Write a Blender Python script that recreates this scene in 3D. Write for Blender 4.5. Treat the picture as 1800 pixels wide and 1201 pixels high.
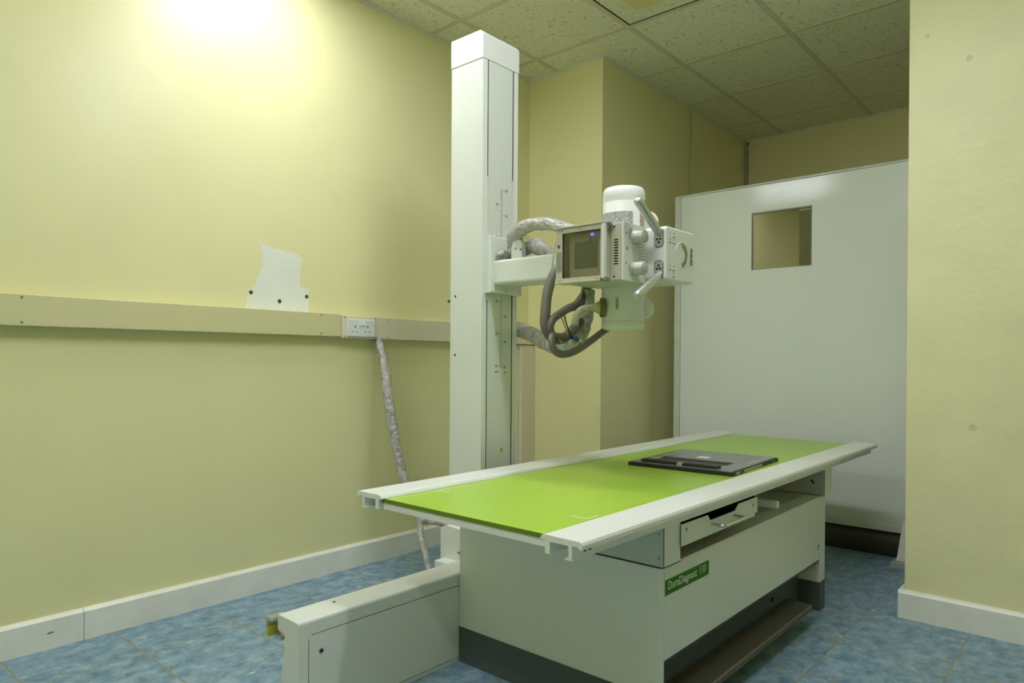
import bpy, bmesh, math, random
from mathutils import Vector, Matrix, noise

random.seed(7)
S = bpy.context.scene
for o in list(bpy.data.objects):
    bpy.data.objects.remove(o)
COL = S.collection

# ------------------------------------------------------------------ camera
yaw, pitch, roll = math.radians(41.370), math.radians(-0.237), math.radians(0.386)
fw = Vector((math.cos(yaw) * math.cos(pitch), math.sin(yaw) * math.cos(pitch), math.sin(pitch)))
rt = Vector((math.sin(yaw), -math.cos(yaw), 0))
up = rt.cross(fw)
rt2 = math.cos(roll) * rt + math.sin(roll) * up
up2 = -math.sin(roll) * rt + math.cos(roll) * up
cam_d = bpy.data.cameras.new('camera')
cam = bpy.data.objects.new('camera', cam_d)
COL.objects.link(cam)
cam_d.sensor_width = 36.0
cam_d.sensor_fit = 'HORIZONTAL'
cam_d.lens = 1216.8 / 1800 * 36
cam_d.shift_x = (900 - 894.24) / 1800
cam_d.shift_y = (636.05 - 600.5) / 1800
cam_d.clip_start = 0.02
m = Matrix.Identity(4)
for i in range(3):
    m[i][0], m[i][1], m[i][2] = rt2[i], up2[i], -fw[i]
m[0][3], m[1][3], m[2][3] = 0, 0, 0.9825
cam.matrix_world = m
S.camera = cam

# ------------------------------------------------------------------ world, exposure
W = bpy.data.worlds.new('world')
S.world = W
W.use_nodes = True
W.node_tree.nodes['Background'].inputs[0].default_value = (0.8, 0.9, 0.8, 1)
W.node_tree.nodes['Background'].inputs[1].default_value = 0.0
S.view_settings.view_transform = 'Standard'
S.view_settings.look = 'None'
S.view_settings.exposure = 0.30
S.view_settings.gamma = 1.0
S.view_settings.use_curve_mapping = False
S.cycles.max_bounces = 10
S.cycles.diffuse_bounces = 6
S.cycles.sample_clamp_indirect = 6.0
LAMP_COLOUR = (0.97, 1.0, 1.10)
LAMP_WALL = 19.5      # fluorescent strip running up to the left wall
LAMP_BOOTH = 5.0      # weaker strip behind the right-hand wall, over the booth
LAMP_ENTRY = 30.0     # strip over the left part of the room, behind the camera's left shoulder
LAMP_ROOM = 37.0      # fluorescent strip in line with it, over the near side of the table

# ------------------------------------------------------------------ materials
def mat(name, col, rough=0.5, metal=0.0, spec=0.5, bump=0.0, bscale=40, var=0.0, vscale=6, emit=None,
        trans=0.0, coat=0.0, stretch=None, bdist=0.004):
    M = bpy.data.materials.new(name)
    M.use_nodes = True
    nt = M.node_tree
    b = nt.nodes['Principled BSDF']
    b.inputs['Base Color'].default_value = (*col, 1)
    b.inputs['Roughness'].default_value = rough
    b.inputs['Metallic'].default_value = metal
    b.inputs['Specular IOR Level'].default_value = spec
    b.inputs['Coat Weight'].default_value = coat
    b.inputs['Transmission Weight'].default_value = trans
    if emit:
        b.inputs['Emission Color'].default_value = (*emit[0], 1)
        b.inputs['Emission Strength'].default_value = emit[1]
    if bump or var:
        tc = nt.nodes.new('ShaderNodeTexCoord')
        src = tc.outputs['Object']
        if stretch:
            mp = nt.nodes.new('ShaderNodeMapping')
            mp.inputs['Scale'].default_value = stretch
            nt.links.new(src, mp.inputs['Vector'])
            src = mp.outputs['Vector']
    if bump:
        n = nt.nodes.new('ShaderNodeTexNoise')
        n.inputs['Scale'].default_value = bscale
        n.inputs['Detail'].default_value = 5
        bp = nt.nodes.new('ShaderNodeBump')
        bp.inputs['Strength'].default_value = bump
        bp.inputs['Distance'].default_value = bdist
        nt.links.new(src, n.inputs['Vector'])
        nt.links.new(n.outputs['Fac'], bp.inputs['Height'])
        nt.links.new(bp.outputs['Normal'], b.inputs['Normal'])
    if var:
        n = nt.nodes.new('ShaderNodeTexNoise')
        n.inputs['Scale'].default_value = vscale
        n.inputs['Detail'].default_value = 4
        mr = nt.nodes.new('ShaderNodeMapRange')
        mr.inputs['From Min'].default_value = 0.3
        mr.inputs['From Max'].default_value = 0.7
        mr.inputs['To Min'].default_value = 1 - var
        mr.inputs['To Max'].default_value = 1 + var
        mx = nt.nodes.new('ShaderNodeVectorMath')
        mx.operation = 'SCALE'
        mx.inputs[0].default_value = col
        nt.links.new(src, n.inputs['Vector'])
        nt.links.new(n.outputs['Fac'], mr.inputs['Value'])
        nt.links.new(mr.outputs['Result'], mx.inputs['Scale'])
        nt.links.new(mx.outputs['Vector'], b.inputs['Base Color'])
    return M

def N(nt, t, **kw):
    n = nt.nodes.new(t)
    for k, v in kw.items():
        setattr(n, k, v)
    return n

def mmath(nt, op, a, b=None):
    n = nt.nodes.new('ShaderNodeMath')
    n.operation = op
    for i, v in enumerate((a, b)):
        if v is None:
            continue
        if isinstance(v, (int, float)):
            n.inputs[i].default_value = v
        else:
            nt.links.new(v, n.inputs[i])
    return n.outputs[0]

def mixcol(nt, fac, a, b):
    n = nt.nodes.new('ShaderNodeMix')
    n.data_type = 'RGBA'
    for i, v in ((0, fac), (6, a), (7, b)):
        if isinstance(v, (int, float)):
            n.inputs[i].default_value = v
        elif isinstance(v, tuple):
            n.inputs[i].default_value = (*v, 1)
        else:
            nt.links.new(v, n.inputs[i])
    return n.outputs[2]

WALLC = (0.79, 0.755, 0.405)
M_wall = mat('cream_yellow_wall_paint', WALLC, 0.36, bump=0.06, bscale=22, var=0.02, vscale=3, spec=0.6)
M_rough_wall = mat('rough_cream_wall_paint', (0.79, 0.76, 0.44), 0.42, bdist=0.012, bump=0.6, bscale=7, var=0.04, vscale=5, spec=0.35)
M_skirt = mat('white_skirting_paint', (0.82, 0.82, 0.73), 0.35, bump=0.12, bscale=30, var=0.05, vscale=10)
M_trunk_green = mat('olive_cream_trunking', (0.63, 0.60, 0.32), 0.4, spec=0.4, bump=0.03, bscale=60)
M_trunk = mat('cream_trunking', (0.70, 0.65, 0.47), 0.4, spec=0.4)
M_white = mat('white_powder_coat', (0.74, 0.77, 0.70), 0.32, spec=0.5, bump=0.02, bscale=160)
M_white2 = mat('white_plastic', (0.74, 0.76, 0.71), 0.28, spec=0.5)
M_strip = mat('grey_white_column_strip', (0.65, 0.685, 0.61), 0.36)
M_socket = mat('socket_white', (0.70, 0.74, 0.70), 0.25)
M_beige = mat('beige_metal', (0.56, 0.54, 0.42), 0.38, spec=0.5)
M_alu = mat('brushed_aluminium', (0.62, 0.62, 0.56), 0.30, metal=0.85)
M_silver = mat('satin_silver', (0.60, 0.62, 0.58), 0.33, metal=0.8)
M_knob = mat('matt_silver_knob', (0.50, 0.53, 0.47), 0.42, metal=0.25)
M_chrome = mat('chrome', (0.72, 0.72, 0.68), 0.12, metal=1.0)
M_dark = mat('black_plastic', (0.012, 0.012, 0.011), 0.5)
M_hole = mat('black_hole', (0.006, 0.006, 0.005), 0.9, spec=0.1)
M_kick = mat('dark_grey_plinth', (0.085, 0.10, 0.095), 0.42)
M_green = mat('lime_green_laminate', (0.375, 0.60, 0.055), 0.30, spec=0.45, bump=0.01, bscale=200)
M_green_edge = mat('dark_green_end_strip', (0.135, 0.215, 0.006), 0.4)
M_railw = mat('white_rail_enamel', (0.78, 0.80, 0.74), 0.35)
M_label = mat('green_label', (0.040, 0.190, 0.006), 0.55, spec=0.2)
M_text_w = mat('white_print', (0.80, 0.82, 0.76), 0.5)
M_text_d = mat('dark_print', (0.10, 0.12, 0.10), 0.6)
M_text_g = mat('grey_print', (0.19, 0.22, 0.18), 0.6)
M_hose = mat('grey_rubber_hose', (0.14, 0.13, 0.10), 0.42, bump=0.05, bscale=60)
M_wrap = mat('plastic_wrapped_grey_cable', (0.44, 0.425, 0.40), 0.26, spec=0.6, bump=1.0, bscale=85, var=0.30, vscale=45, coat=0.4, stretch=(1, 1, 0.45), bdist=0.012)
M_wrap2 = mat('clear_film_over_cable', (0.44, 0.43, 0.38), 0.16, spec=0.8, bump=1.0, bscale=95, var=0.35, vscale=50, coat=0.8, stretch=(1, 0.5, 1), bdist=0.012)
M_cream = mat('cream_rubber', (0.52, 0.54, 0.34), 0.4)
M_thin = mat('olive_thin_lead', (0.36, 0.36, 0.18), 0.45)
M_blue = mat('blue_plastic', (0.02, 0.09, 0.20), 0.4)
M_patch = mat('bare_white_plaster', (0.80, 0.82, 0.70), 0.75, bump=0.25, bscale=14, var=0.03, vscale=8)
M_plug = mat('brown_wall_plug', (0.10, 0.07, 0.02), 0.7)
M_yel = mat('warning_yellow', (0.72, 0.50, 0.03), 0.4)
M_red = mat('red_print', (0.42, 0.05, 0.03), 0.5)
M_steel = mat('dull_steel', (0.30, 0.33, 0.32), 0.38, metal=0.6)
M_yellowtag = mat('yellow_end_cap', (0.50, 0.47, 0.06), 0.5)
M_treadle = mat('dark_olive_tread', (0.080, 0.076, 0.050), 0.45, bump=0.04, bscale=80)
M_edge = mat('worn_tread_edge', (0.24, 0.20, 0.10), 0.5)
M_cass = mat('grey_cassette_lid', (0.17, 0.185, 0.185), 0.22, spec=0.6)
M_tape = mat('pale_grey_tape', (0.30, 0.31, 0.29), 0.35)
M_lens = mat('yellowed_light_lens', (0.80, 0.76, 0.36), 0.35)
M_bracket = mat('galvanised_bracket', (0.50, 0.55, 0.48), 0.35, metal=0.15)
M_speck = mat('speckled_grey_base', (0.42, 0.44, 0.42), 0.7, var=0.5, vscale=220)
M_skirtdark = mat('dark_steel_skirt', (0.085, 0.075, 0.052), 0.32, metal=0.5)
M_violet = mat('emissive_violet', (0.1, 0.1, 0.6), 0.3, emit=((0.16, 0.12, 1.0), 1.6))
M_spot = mat('pale_paint_spot', (0.62, 0.62, 0.46), 0.6)
M_spring = mat('olive_ring', (0.20, 0.17, 0.05), 0.4, metal=0.4)

# lamp diffuser: the room's own fluorescent panels
def lamp_mat(name, strength):
    return mat(name, (0.8, 0.8, 0.75), 0.5, emit=(LAMP_COLOUR, strength))
M_lampA = lamp_mat('lit_diffuser_bright', LAMP_WALL)
M_lampC = lamp_mat('lit_diffuser_booth', LAMP_BOOTH)
M_lampD = lamp_mat('lit_diffuser_entry', LAMP_ENTRY)
M_lampB = lamp_mat('lit_diffuser_dim', LAMP_ROOM)

# floor: blue mottled tiles with fine grout lines
def floor_material():
    M = bpy.data.materials.new('blue_mottled_floor_tiles')
    M.use_nodes = True
    nt = M.node_tree
    b = nt.nodes['Principled BSDF']
    tc = N(nt, 'ShaderNodeTexCoord')
    sep = N(nt, 'ShaderNodeSeparateXYZ')
    nt.links.new(tc.outputs['Object'], sep.inputs[0])
    PX, OX, PY, OY = 0.3315, 0.5915, 0.335, 0.395
    wob = N(nt, 'ShaderNodeTexNoise')
    wob.inputs['Scale'].default_value = 30
    nt.links.new(tc.outputs['Object'], wob.inputs['Vector'])
    wv = mmath(nt, 'MULTIPLY', mmath(nt, 'SUBTRACT', wob.outputs['Fac'], 0.5), 0.004)
    ux = mmath(nt, 'DIVIDE', mmath(nt, 'SUBTRACT', mmath(nt, 'ADD', sep.outputs[0], wv), OX), PX)
    uy = mmath(nt, 'DIVIDE', mmath(nt, 'SUBTRACT', mmath(nt, 'ADD', sep.outputs[1], wv), OY), PY)
    def dist(u, p):
        fr = mmath(nt, 'FRACT', u)
        d = mmath(nt, 'MINIMUM', fr, mmath(nt, 'SUBTRACT', 1.0, fr))
        return mmath(nt, 'MULTIPLY', d, p)
    dx, dy = dist(ux, PX), dist(uy, PY)
    gx = mmath(nt, 'LESS_THAN', dx, 0.0031)
    gy = mmath(nt, 'LESS_THAN', dy, 0.0025)
    g = mmath(nt, 'MAXIMUM', gx, gy)
    # per-tile offset so that every tile has its own clouding
    fx, fy = mmath(nt, 'FLOOR', ux), mmath(nt, 'FLOOR', uy)
    cmb = N(nt, 'ShaderNodeCombineXYZ')
    nt.links.new(mmath(nt, 'MULTIPLY', fx, 3.7), cmb.inputs[0])
    nt.links.new(mmath(nt, 'MULTIPLY', fy, 5.3), cmb.inputs[1])
    va = N(nt, 'ShaderNodeVectorMath', operation='ADD')
    nt.links.new(tc.outputs['Object'], va.inputs[0])
    nt.links.new(cmb.outputs[0], va.inputs[1])
    mp = N(nt, 'ShaderNodeMapping')
    mp.inputs['Scale'].default_value = (0.88, 1.1, 1)
    nt.links.new(va.outputs[0], mp.inputs['Vector'])
    n1 = N(nt, 'ShaderNodeTexNoise')
    n1.inputs['Scale'].default_value = 17
    n1.inputs['Detail'].default_value = 9
    n1.inputs['Roughness'].default_value = 0.72
    n1.inputs['Distortion'].default_value = 0.15
    nt.links.new(mp.outputs[0], n1.inputs['Vector'])
    cr = N(nt, 'ShaderNodeValToRGB')
    e = cr.color_ramp.elements
    e[0].position, e[0].color = 0.30, (0.070, 0.155, 0.235, 1)
    e[1].position, e[1].color = 0.72, (0.430, 0.550, 0.600, 1)
    k = e.new(0.50)
    k.color = (0.205, 0.325, 0.420, 1)
    nt.links.new(n1.outputs['Fac'], cr.inputs['Fac'])
    n2 = N(nt, 'ShaderNodeTexNoise')
    n2.inputs['Scale'].default_value = 60
    n2.inputs['Detail'].default_value = 3
    nt.links.new(tc.outputs['Object'], n2.inputs['Vector'])
    grout = mixcol(nt, n2.outputs['Fac'], (0.16, 0.145, 0.085), (0.42, 0.37, 0.22))
    # sparse pale paint flecks
    vor = N(nt, 'ShaderNodeTexVoronoi')
    vor.inputs['Scale'].default_value = 16
    nt.links.new(tc.outputs['Object'], vor.inputs['Vector'])
    fleck = mmath(nt, 'LESS_THAN', vor.outputs['Distance'], 0.028)
    c1 = mixcol(nt, fleck, cr.outputs['Color'], (0.40, 0.44, 0.38))
    c2 = mixcol(nt, g, c1, grout)
    nt.links.new(c2, b.inputs['Base Color'])
    b.inputs['Roughness'].default_value = 0.42
    b.inputs['Specular IOR Level'].default_value = 0.35
    bp = N(nt, 'ShaderNodeBump')
    bp.inputs['Strength'].default_value = 0.5
    bp.inputs['Distance'].default_value = 0.002
    nt.links.new(mmath(nt, 'SUBTRACT', 1.0, g), bp.inputs['Height'])
    nt.links.new(bp.outputs['Normal'], b.inputs['Normal'])
    return M

def ceiling_material():
    M = bpy.data.materials.new('pitted_ceiling_tiles')
    M.use_nodes = True
    nt = M.node_tree
    b = nt.nodes['Principled BSDF']
    tc = N(nt, 'ShaderNodeTexCoord')
    v = N(nt, 'ShaderNodeTexVoronoi')
    v.inputs['Scale'].default_value = 110
    v.inputs['Randomness'].default_value = 1.0
    mp = N(nt, 'ShaderNodeMapping')
    mp.inputs['Scale'].default_value = (1, 0.75, 1)
    wn = N(nt, 'ShaderNodeTexNoise')
    wn.inputs['Scale'].default_value = 25
    nt.links.new(tc.outputs['Object'], wn.inputs['Vector'])
    ad = N(nt, 'ShaderNodeVectorMath', operation='MULTIPLY_ADD')
    ad.inputs[1].default_value = (0.02, 0.02, 0.02)
    nt.links.new(wn.outputs['Color'], ad.inputs[0])
    nt.links.new(tc.outputs['Object'], ad.inputs[2])
    nt.links.new(ad.outputs[0], mp.inputs[0])
    nt.links.new(mp.outputs[0], v.inputs['Vector'])
    n = N(nt, 'ShaderNodeTexNoise')
    n.inputs['Scale'].default_value = 38
    n.inputs['Detail'].default_value = 3
    nt.links.new(tc.outputs['Object'], n.inputs['Vector'])
    thr = mmath(nt, 'MULTIPLY', mmath(nt, 'SUBTRACT', n.outputs['Fac'], 0.39), 1.5)
    pit = mmath(nt, 'LESS_THAN', v.outputs['Distance'], thr)
    col = mixcol(nt, pit, (0.90, 0.88, 0.68), (0.50, 0.47, 0.31))
    nt.links.new(col, b.inputs['Base Color'])
    b.inputs['Roughness'].default_value = 0.9
    b.inputs['Specular IOR Level'].default_value = 0.1
    bp = N(nt, 'ShaderNodeBump')
    bp.inputs['Strength'].default_value = 0.6
    bp.inputs['Distance'].default_value = 0.002
    nt.links.new(mmath(nt, 'SUBTRACT', 1.0, pit), bp.inputs['Height'])
    nt.links.new(bp.outputs['Normal'], b.inputs['Normal'])
    return M

def screen_material():
    # glossy white enamel with rust bleeding beside the left joint and at the foot
    M = bpy.data.materials.new('glossy_white_screen_enamel')
    M.use_nodes = True
    nt = M.node_tree
    b = nt.nodes['Principled BSDF']
    tc = N(nt, 'ShaderNodeTexCoord')
    sep = N(nt, 'ShaderNodeSeparateXYZ')
    nt.links.new(tc.outputs['Object'], sep.inputs[0])
    n = N(nt, 'ShaderNodeTexNoise')
    n.inputs['Scale'].default_value = 9
    n.inputs['Detail'].default_value = 6
    nt.links.new(tc.outputs['Object'], n.inputs['Vector'])
    dj = mmath(nt, 'ABSOLUTE', mmath(nt, 'SUBTRACT', sep.outputs[1], 1.975))
    near = mmath(nt, 'MAXIMUM', mmath(nt, 'SUBTRACT', 1.0, mmath(nt, 'DIVIDE', dj, 0.035)), 0.0)
    low = mmath(nt, 'MAXIMUM', mmath(nt, 'SUBTRACT', 1.0, mmath(nt, 'DIVIDE', mmath(nt, 'SUBTRACT', sep.outputs[2], 0.165), 0.05)), 0.0)
    a = mmath(nt, 'MULTIPLY', mmath(nt, 'MAXIMUM', near, mmath(nt, 'MULTIPLY', low, 0.7)), mmath(nt, 'MULTIPLY', n.outputs['Fac'], 0.9))
    n3 = N(nt, 'ShaderNodeTexNoise')
    n3.inputs['Scale'].default_value = 3.0
    n3.inputs['Detail'].default_value = 8
    nt.links.new(tc.outputs['Object'], n3.inputs['Vector'])
    smear = mmath(nt, 'MULTIPLY', mmath(nt, 'MAXIMUM', mmath(nt, 'SUBTRACT', n3.outputs['Fac'], 0.66), 0.0), 3.0)
    fac = mmath(nt, 'MINIMUM', mmath(nt, 'ADD', a, smear), 0.8)
    c = mixcol(nt, fac, (0.78, 0.82, 0.76), (0.50, 0.44, 0.27))
    nt.links.new(c, b.inputs['Base Color'])
    b.inputs['Roughness'].default_value = 0.15
    b.inputs['Specular IOR Level'].default_value = 0.45
    nb = N(nt, 'ShaderNodeTexNoise')
    nb.inputs['Scale'].default_value = 4
    nt.links.new(tc.outputs['Object'], nb.inputs['Vector'])
    bp = N(nt, 'ShaderNodeBump')
    bp.inputs['Strength'].default_value = 0.15
    bp.inputs['Distance'].default_value = 0.008
    nt.links.new(nb.outputs['Fac'], bp.inputs['Height'])
    nt.links.new(bp.outputs['Normal'], b.inputs['Normal'])
    return M

def print_material(name, base, ink, axis_scale, amount=0.5):
    # a printed plate: rows of tiny illegible characters
    M = bpy.data.materials.new(name)
    M.use_nodes = True
    nt = M.node_tree
    b = nt.nodes['Principled BSDF']
    tc = N(nt, 'ShaderNodeTexCoord')
    mp = N(nt, 'ShaderNodeMapping')
    mp.inputs['Scale'].default_value = axis_scale
    nt.links.new(tc.outputs['Object'], mp.inputs[0])
    n = N(nt, 'ShaderNodeTexNoise')
    n.inputs['Scale'].default_value = 1
    n.inputs['Detail'].default_value = 3
    nt.links.new(mp.outputs[0], n.inputs['Vector'])
    f = mmath(nt, 'GREATER_THAN', n.outputs['Fac'], amount)
    nt.links.new(mixcol(nt, f, base, ink), b.inputs['Base Color'])
    b.inputs['Roughness'].default_value = 0.35
    return M

def glass_material(name, tint, gloss=0.25, rough=0.03):
    M = bpy.data.materials.new(name)
    M.use_nodes = True
    nt = M.node_tree
    nt.nodes.remove(nt.nodes['Principled BSDF'])
    out = nt.nodes['Material Output']
    t = N(nt, 'ShaderNodeBsdfTransparent')
    t.inputs[0].default_value = (*tint, 1)
    g = N(nt, 'ShaderNodeBsdfGlossy')
    g.inputs['Color'].default_value = (0.9, 0.9, 0.85, 1)
    g.inputs['Roughness'].default_value = rough
    fr = N(nt, 'ShaderNodeFresnel')
    fr.inputs[0].default_value = 1.5
    mx = N(nt, 'ShaderNodeMixShader')
    nt.links.new(mmath(nt, 'ADD', mmath(nt, 'MULTIPLY', fr.outputs[0], 1.0), gloss), mx.inputs[0])
    nt.links.new(t.outputs[0], mx.inputs[1])
    nt.links.new(g.outputs[0], mx.inputs[2])
    nt.links.new(mx.outputs[0], out.inputs[0])
    return M

M_floor = floor_material()
M_ceil = ceiling_material()
M_screen = screen_material()
M_plate = print_material('silver_rating_plate', (0.46, 0.48, 0.44), (0.22, 0.24, 0.24), (700, 700, 90), 0.50)
M_plate_h = print_material('grey_rating_label', (0.40, 0.40, 0.28), (0.20, 0.21, 0.16), (200, 200, 420), 0.5)
M_barcode = print_material('barcode_label', (0.56, 0.60, 0.46), (0.12, 0.13, 0.11), (20, 20, 700), 0.5)
M_redplate = print_material('red_printed_plate', (0.40, 0.37, 0.30), (0.40, 0.12, 0.08), (420, 420, 200), 0.55)
M_glass = glass_material('amber_lead_glass', (0.50, 0.46, 0.33), 0.26)
M_pane = glass_material('clear_pane', (0.88, 0.88, 0.82), 0.02)

# ------------------------------------------------------------------ mesh helpers
def tag(o, label, cat, group=None):
    o['label'] = label
    o['category'] = cat
    if group:
        o['group'] = group
    return o

ORG = {}

def thing(name, label, cat, loc=(0, 0, 0), group=None):
    o = bpy.data.objects.new(name, None)
    COL.objects.link(o)
    o.location = loc
    o.empty_display_size = 0.1
    ORG[o.name] = Vector(loc)
    return tag(o, label, cat, group)

class MB:
    def __init__(self):
        self.bm = bmesh.new()

    def _merge(self, b2, smooth=False):
        for f in b2.faces:
            f.smooth = smooth
        me = bpy.data.meshes.new('t')
        b2.to_mesh(me)
        b2.free()
        self.bm.from_mesh(me)
        bpy.data.meshes.remove(me)
        return self

    def box(self, lo, hi, bev=0.0, seg=2, pred=None):
        b = bmesh.new()
        lo, hi = [min(a, c) for a, c in zip(lo, hi)], [max(a, c) for a, c in zip(lo, hi)]
        vs = [b.verts.new((x, y, z)) for x in (lo[0], hi[0]) for y in (lo[1], hi[1]) for z in (lo[2], hi[2])]
        for q in ((0, 1, 3, 2), (4, 6, 7, 5), (0, 4, 5, 1), (2, 3, 7, 6), (0, 2, 6, 4), (1, 5, 7, 3)):
            b.faces.new([vs[i] for i in q])
        bmesh.ops.recalc_face_normals(b, faces=b.faces[:])
        if bev:
            es = [e for e in b.edges if pred is None or pred((e.verts[0].co + e.verts[1].co) / 2, e)]
            bmesh.ops.bevel(b, geom=es, offset=bev, segments=seg, profile=0.5, affect='EDGES')
        return self._merge(b)

    def prism(self, poly, axis, a, c, bev=0.0, seg=2):
        """poly: 2-D points in the two other axes (x,y,z order without `axis`), extruded from a to c."""
        b = bmesh.new()
        def p3(p, t):
            q = list(p)
            q.insert(axis, t)
            return q
        v0 = [b.verts.new(p3(p, a)) for p in poly]
        v1 = [b.verts.new(p3(p, c)) for p in poly]
        n = len(poly)
        f0 = b.faces.new(v0)
        f1 = b.faces.new(v1)
        for i in range(n):
            b.faces.new((v0[i], v0[(i + 1) % n], v1[(i + 1) % n], v1[i]))
        bmesh.ops.recalc_face_normals(b, faces=b.faces[:])
        if bev:
            es = set(f0.edges) | set(f1.edges)
            bmesh.ops.bevel(b, geom=list(es), offset=bev, segments=seg, profile=0.5, affect='EDGES')
        return self._merge(b)

    def ring(self, p0, p1, prof, seg=32, smooth=True):
        """surface of revolution about p0->p1; prof = [(t along 0..1 or metres, radius)] in metres from p0"""
        p0, p1 = Vector(p0), Vector(p1)
        d = (p1 - p0).normalized()
        u = d.orthogonal().normalized()
        v = d.cross(u)
        b = bmesh.new()
        rings = []
        for t, r in prof:
            c = p0 + d * t
            if r < 1e-6:
                rings.append([b.verts.new(c)])
            else:
                rings.append([b.verts.new(c + (u * math.cos(2 * math.pi * k / seg) + v * math.sin(2 * math.pi * k / seg)) * r) for k in range(seg)])
        for A, B in zip(rings, rings[1:]):
            for k in range(seg):
                k2 = (k + 1) % seg
                if len(A) == 1 and len(B) == 1:
                    continue
                if len(A) == 1:
                    b.faces.new((A[0], B[k2], B[k]))
                elif len(B) == 1:
                    b.faces.new((A[k], A[k2], B[0]))
                else:
                    b.faces.new((A[k], A[k2], B[k2], B[k]))
        bmesh.ops.recalc_face_normals(b, faces=b.faces[:])
        for f in b.faces:
            f.smooth = smooth
        me = bpy.data.meshes.new('t')
        b.to_mesh(me)
        b.free()
        self.bm.from_mesh(me)
        bpy.data.meshes.remove(me)
        return self

    def cyl(self, p0, p1, r, bev=0.0, seg=28):
        L = (Vector(p1) - Vector(p0)).length
        if bev <= 0:
            e = min(1e-4, r * 0.05)
            prof = [(0, 0), (0, r - e), (e, r), (L - e, r), (L, r - e), (L, 0)]
        else:
            prof = [(0, 0)]
            prof += [(bev * (1 - math.sin(math.pi / 2 * k / 5)), r - bev * (1 - math.cos(math.pi / 2 * k / 5))) for k in range(5, -1, -1)]
            prof += [(L - t, rr) for t, rr in reversed(prof)]
        return self.ring(p0, p1, prof, seg)

    def tube(self, pts, r, seg=14, step=0.008, wrinkle=0.0, wfreq=30, flat=1.0):
        P = [Vector(p) for p in pts]
        rr = r if isinstance(r, (list, tuple)) else [r] * len(P)
        out, ro = [], []
        n = len(P)
        for i in range(n - 1):
            a, b_, c, d = P[max(i - 1, 0)], P[i], P[i + 1], P[min(i + 2, n - 1)]
            k = max(2, int((c - b_).length / step))
            for j in range(k):
                t = j / k
                out.append(0.5 * ((2 * b_) + (c - a) * t + (2 * a - 5 * b_ + 4 * c - d) * t * t + (-a + 3 * b_ - 3 * c + d) * t ** 3))
                ro.append(rr[i] * (1 - t) + rr[i + 1] * t)
        out.append(P[-1])
        ro.append(rr[-1])
        b = bmesh.new()
        rings = []
        nrm = None
        for i, p in enumerate(out):
            d = (out[min(i + 1, len(out) - 1)] - out[max(i - 1, 0)]).normalized()
            if nrm is None:
                nrm = d.orthogonal().normalized()
            nrm = (nrm - d * nrm.dot(d)).normalized()
            bi = d.cross(nrm)
            ring = []
            for k in range(seg):
                a = 2 * math.pi * k / seg
                off = nrm * math.cos(a) + bi * math.sin(a)
                q = ro[i]
                if wrinkle:
                    s = (p + off * ro[i]) * wfreq
                    q *= 1 + wrinkle * noise.noise(Vector((s.x, s.y, s.z))) + wrinkle * 0.6 * noise.noise(Vector((s.x * 2.3, s.y * 2.3, s.z * 2.3 + 5)))
                ring.append(b.verts.new(p + off * q))
            rings.append(ring)
        for A, B in zip(rings, rings[1:]):
            for k in range(seg):
                b.faces.new((A[k], A[(k + 1) % seg], B[(k + 1) % seg], B[k]))
        b.faces.new(list(reversed(rings[0])))
        b.faces.new(rings[-1])
        bmesh.ops.recalc_face_normals(b, faces=b.faces[:])
        return self._merge(b, True)

    def build(self, name, material, parent=None, label=None):
        me = bpy.data.meshes.new(name)
        root = None
        if parent is not None:
            root = parent
            while root.parent:
                root = root.parent
            off = ORG.get(root.name, Vector((0, 0, 0)))
            bmesh.ops.translate(self.bm, verts=self.bm.verts[:], vec=-off)
        self.bm.to_mesh(me)
        self.bm.free()
        me.materials.append(material)
        o = bpy.data.objects.new(name, me)
        COL.objects.link(o)
        if parent is not None:
            o.parent = parent
        if label:
            o['label'] = label
        return o

def build_each(mb, name, material, parent, pad=0.0004):
    """every separate piece of the collected geometry becomes a part of its own"""
    bm = mb.bm
    bm.verts.index_update()
    bm.verts.ensure_lookup_table()
    seen, comps = set(), []
    for v in bm.verts:
        if v.index in seen:
            continue
        stack, comp = [v], []
        seen.add(v.index)
        while stack:
            q = stack.pop()
            comp.append(q)
            for e in q.link_edges:
                w_ = e.other_vert(q)
                if w_.index not in seen:
                    seen.add(w_.index)
                    stack.append(w_)
        lo = [min(c_.co[i] for c_ in comp) - pad for i in range(3)]
        hi = [max(c_.co[i] for c_ in comp) + pad for i in range(3)]
        comps.append([lo, hi, {c_.index for c_ in comp}])
    merged = True
    while merged:
        merged = False
        for i in range(len(comps)):
            for j in range(i + 1, len(comps)):
                a, b = comps[i], comps[j]
                if all(a[0][k] <= b[1][k] and b[0][k] <= a[1][k] for k in range(3)):
                    comps[i] = [[min(x, y) for x, y in zip(a[0], b[0])], [max(x, y) for x, y in zip(a[1], b[1])], a[2] | b[2]]
                    del comps[j]
                    merged = True
                    break
            if merged:
                break
    out = []
    for _, _, ids in comps:
        c = MB()
        c.bm.free()
        c.bm = bm.copy()
        c.bm.verts.index_update()
        c.bm.verts.ensure_lookup_table()
        bmesh.ops.delete(c.bm, geom=[v for v in c.bm.verts if v.index not in ids], context='VERTS')
        out.append(c.build(name, material, parent))
    bm.free()
    return out

def struct(mb, name, material, parent=None):
    o = mb.build(name, material, parent)
    if parent is None:
        o['kind'] = 'structure'
    return o

def rrect(x0, y0, x1, y1, r, n=5):
    pts = []
    for cx, cy, a0 in ((x1 - r, y1 - r, 0), (x0 + r, y1 - r, 90), (x0 + r, y0 + r, 180), (x1 - r, y0 + r, 270)):
        for k in range(n + 1):
            a = math.radians(a0 + 90 * k / n)
            pts.append((cx + r * math.cos(a), cy + r * math.sin(a)))
    return pts

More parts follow.
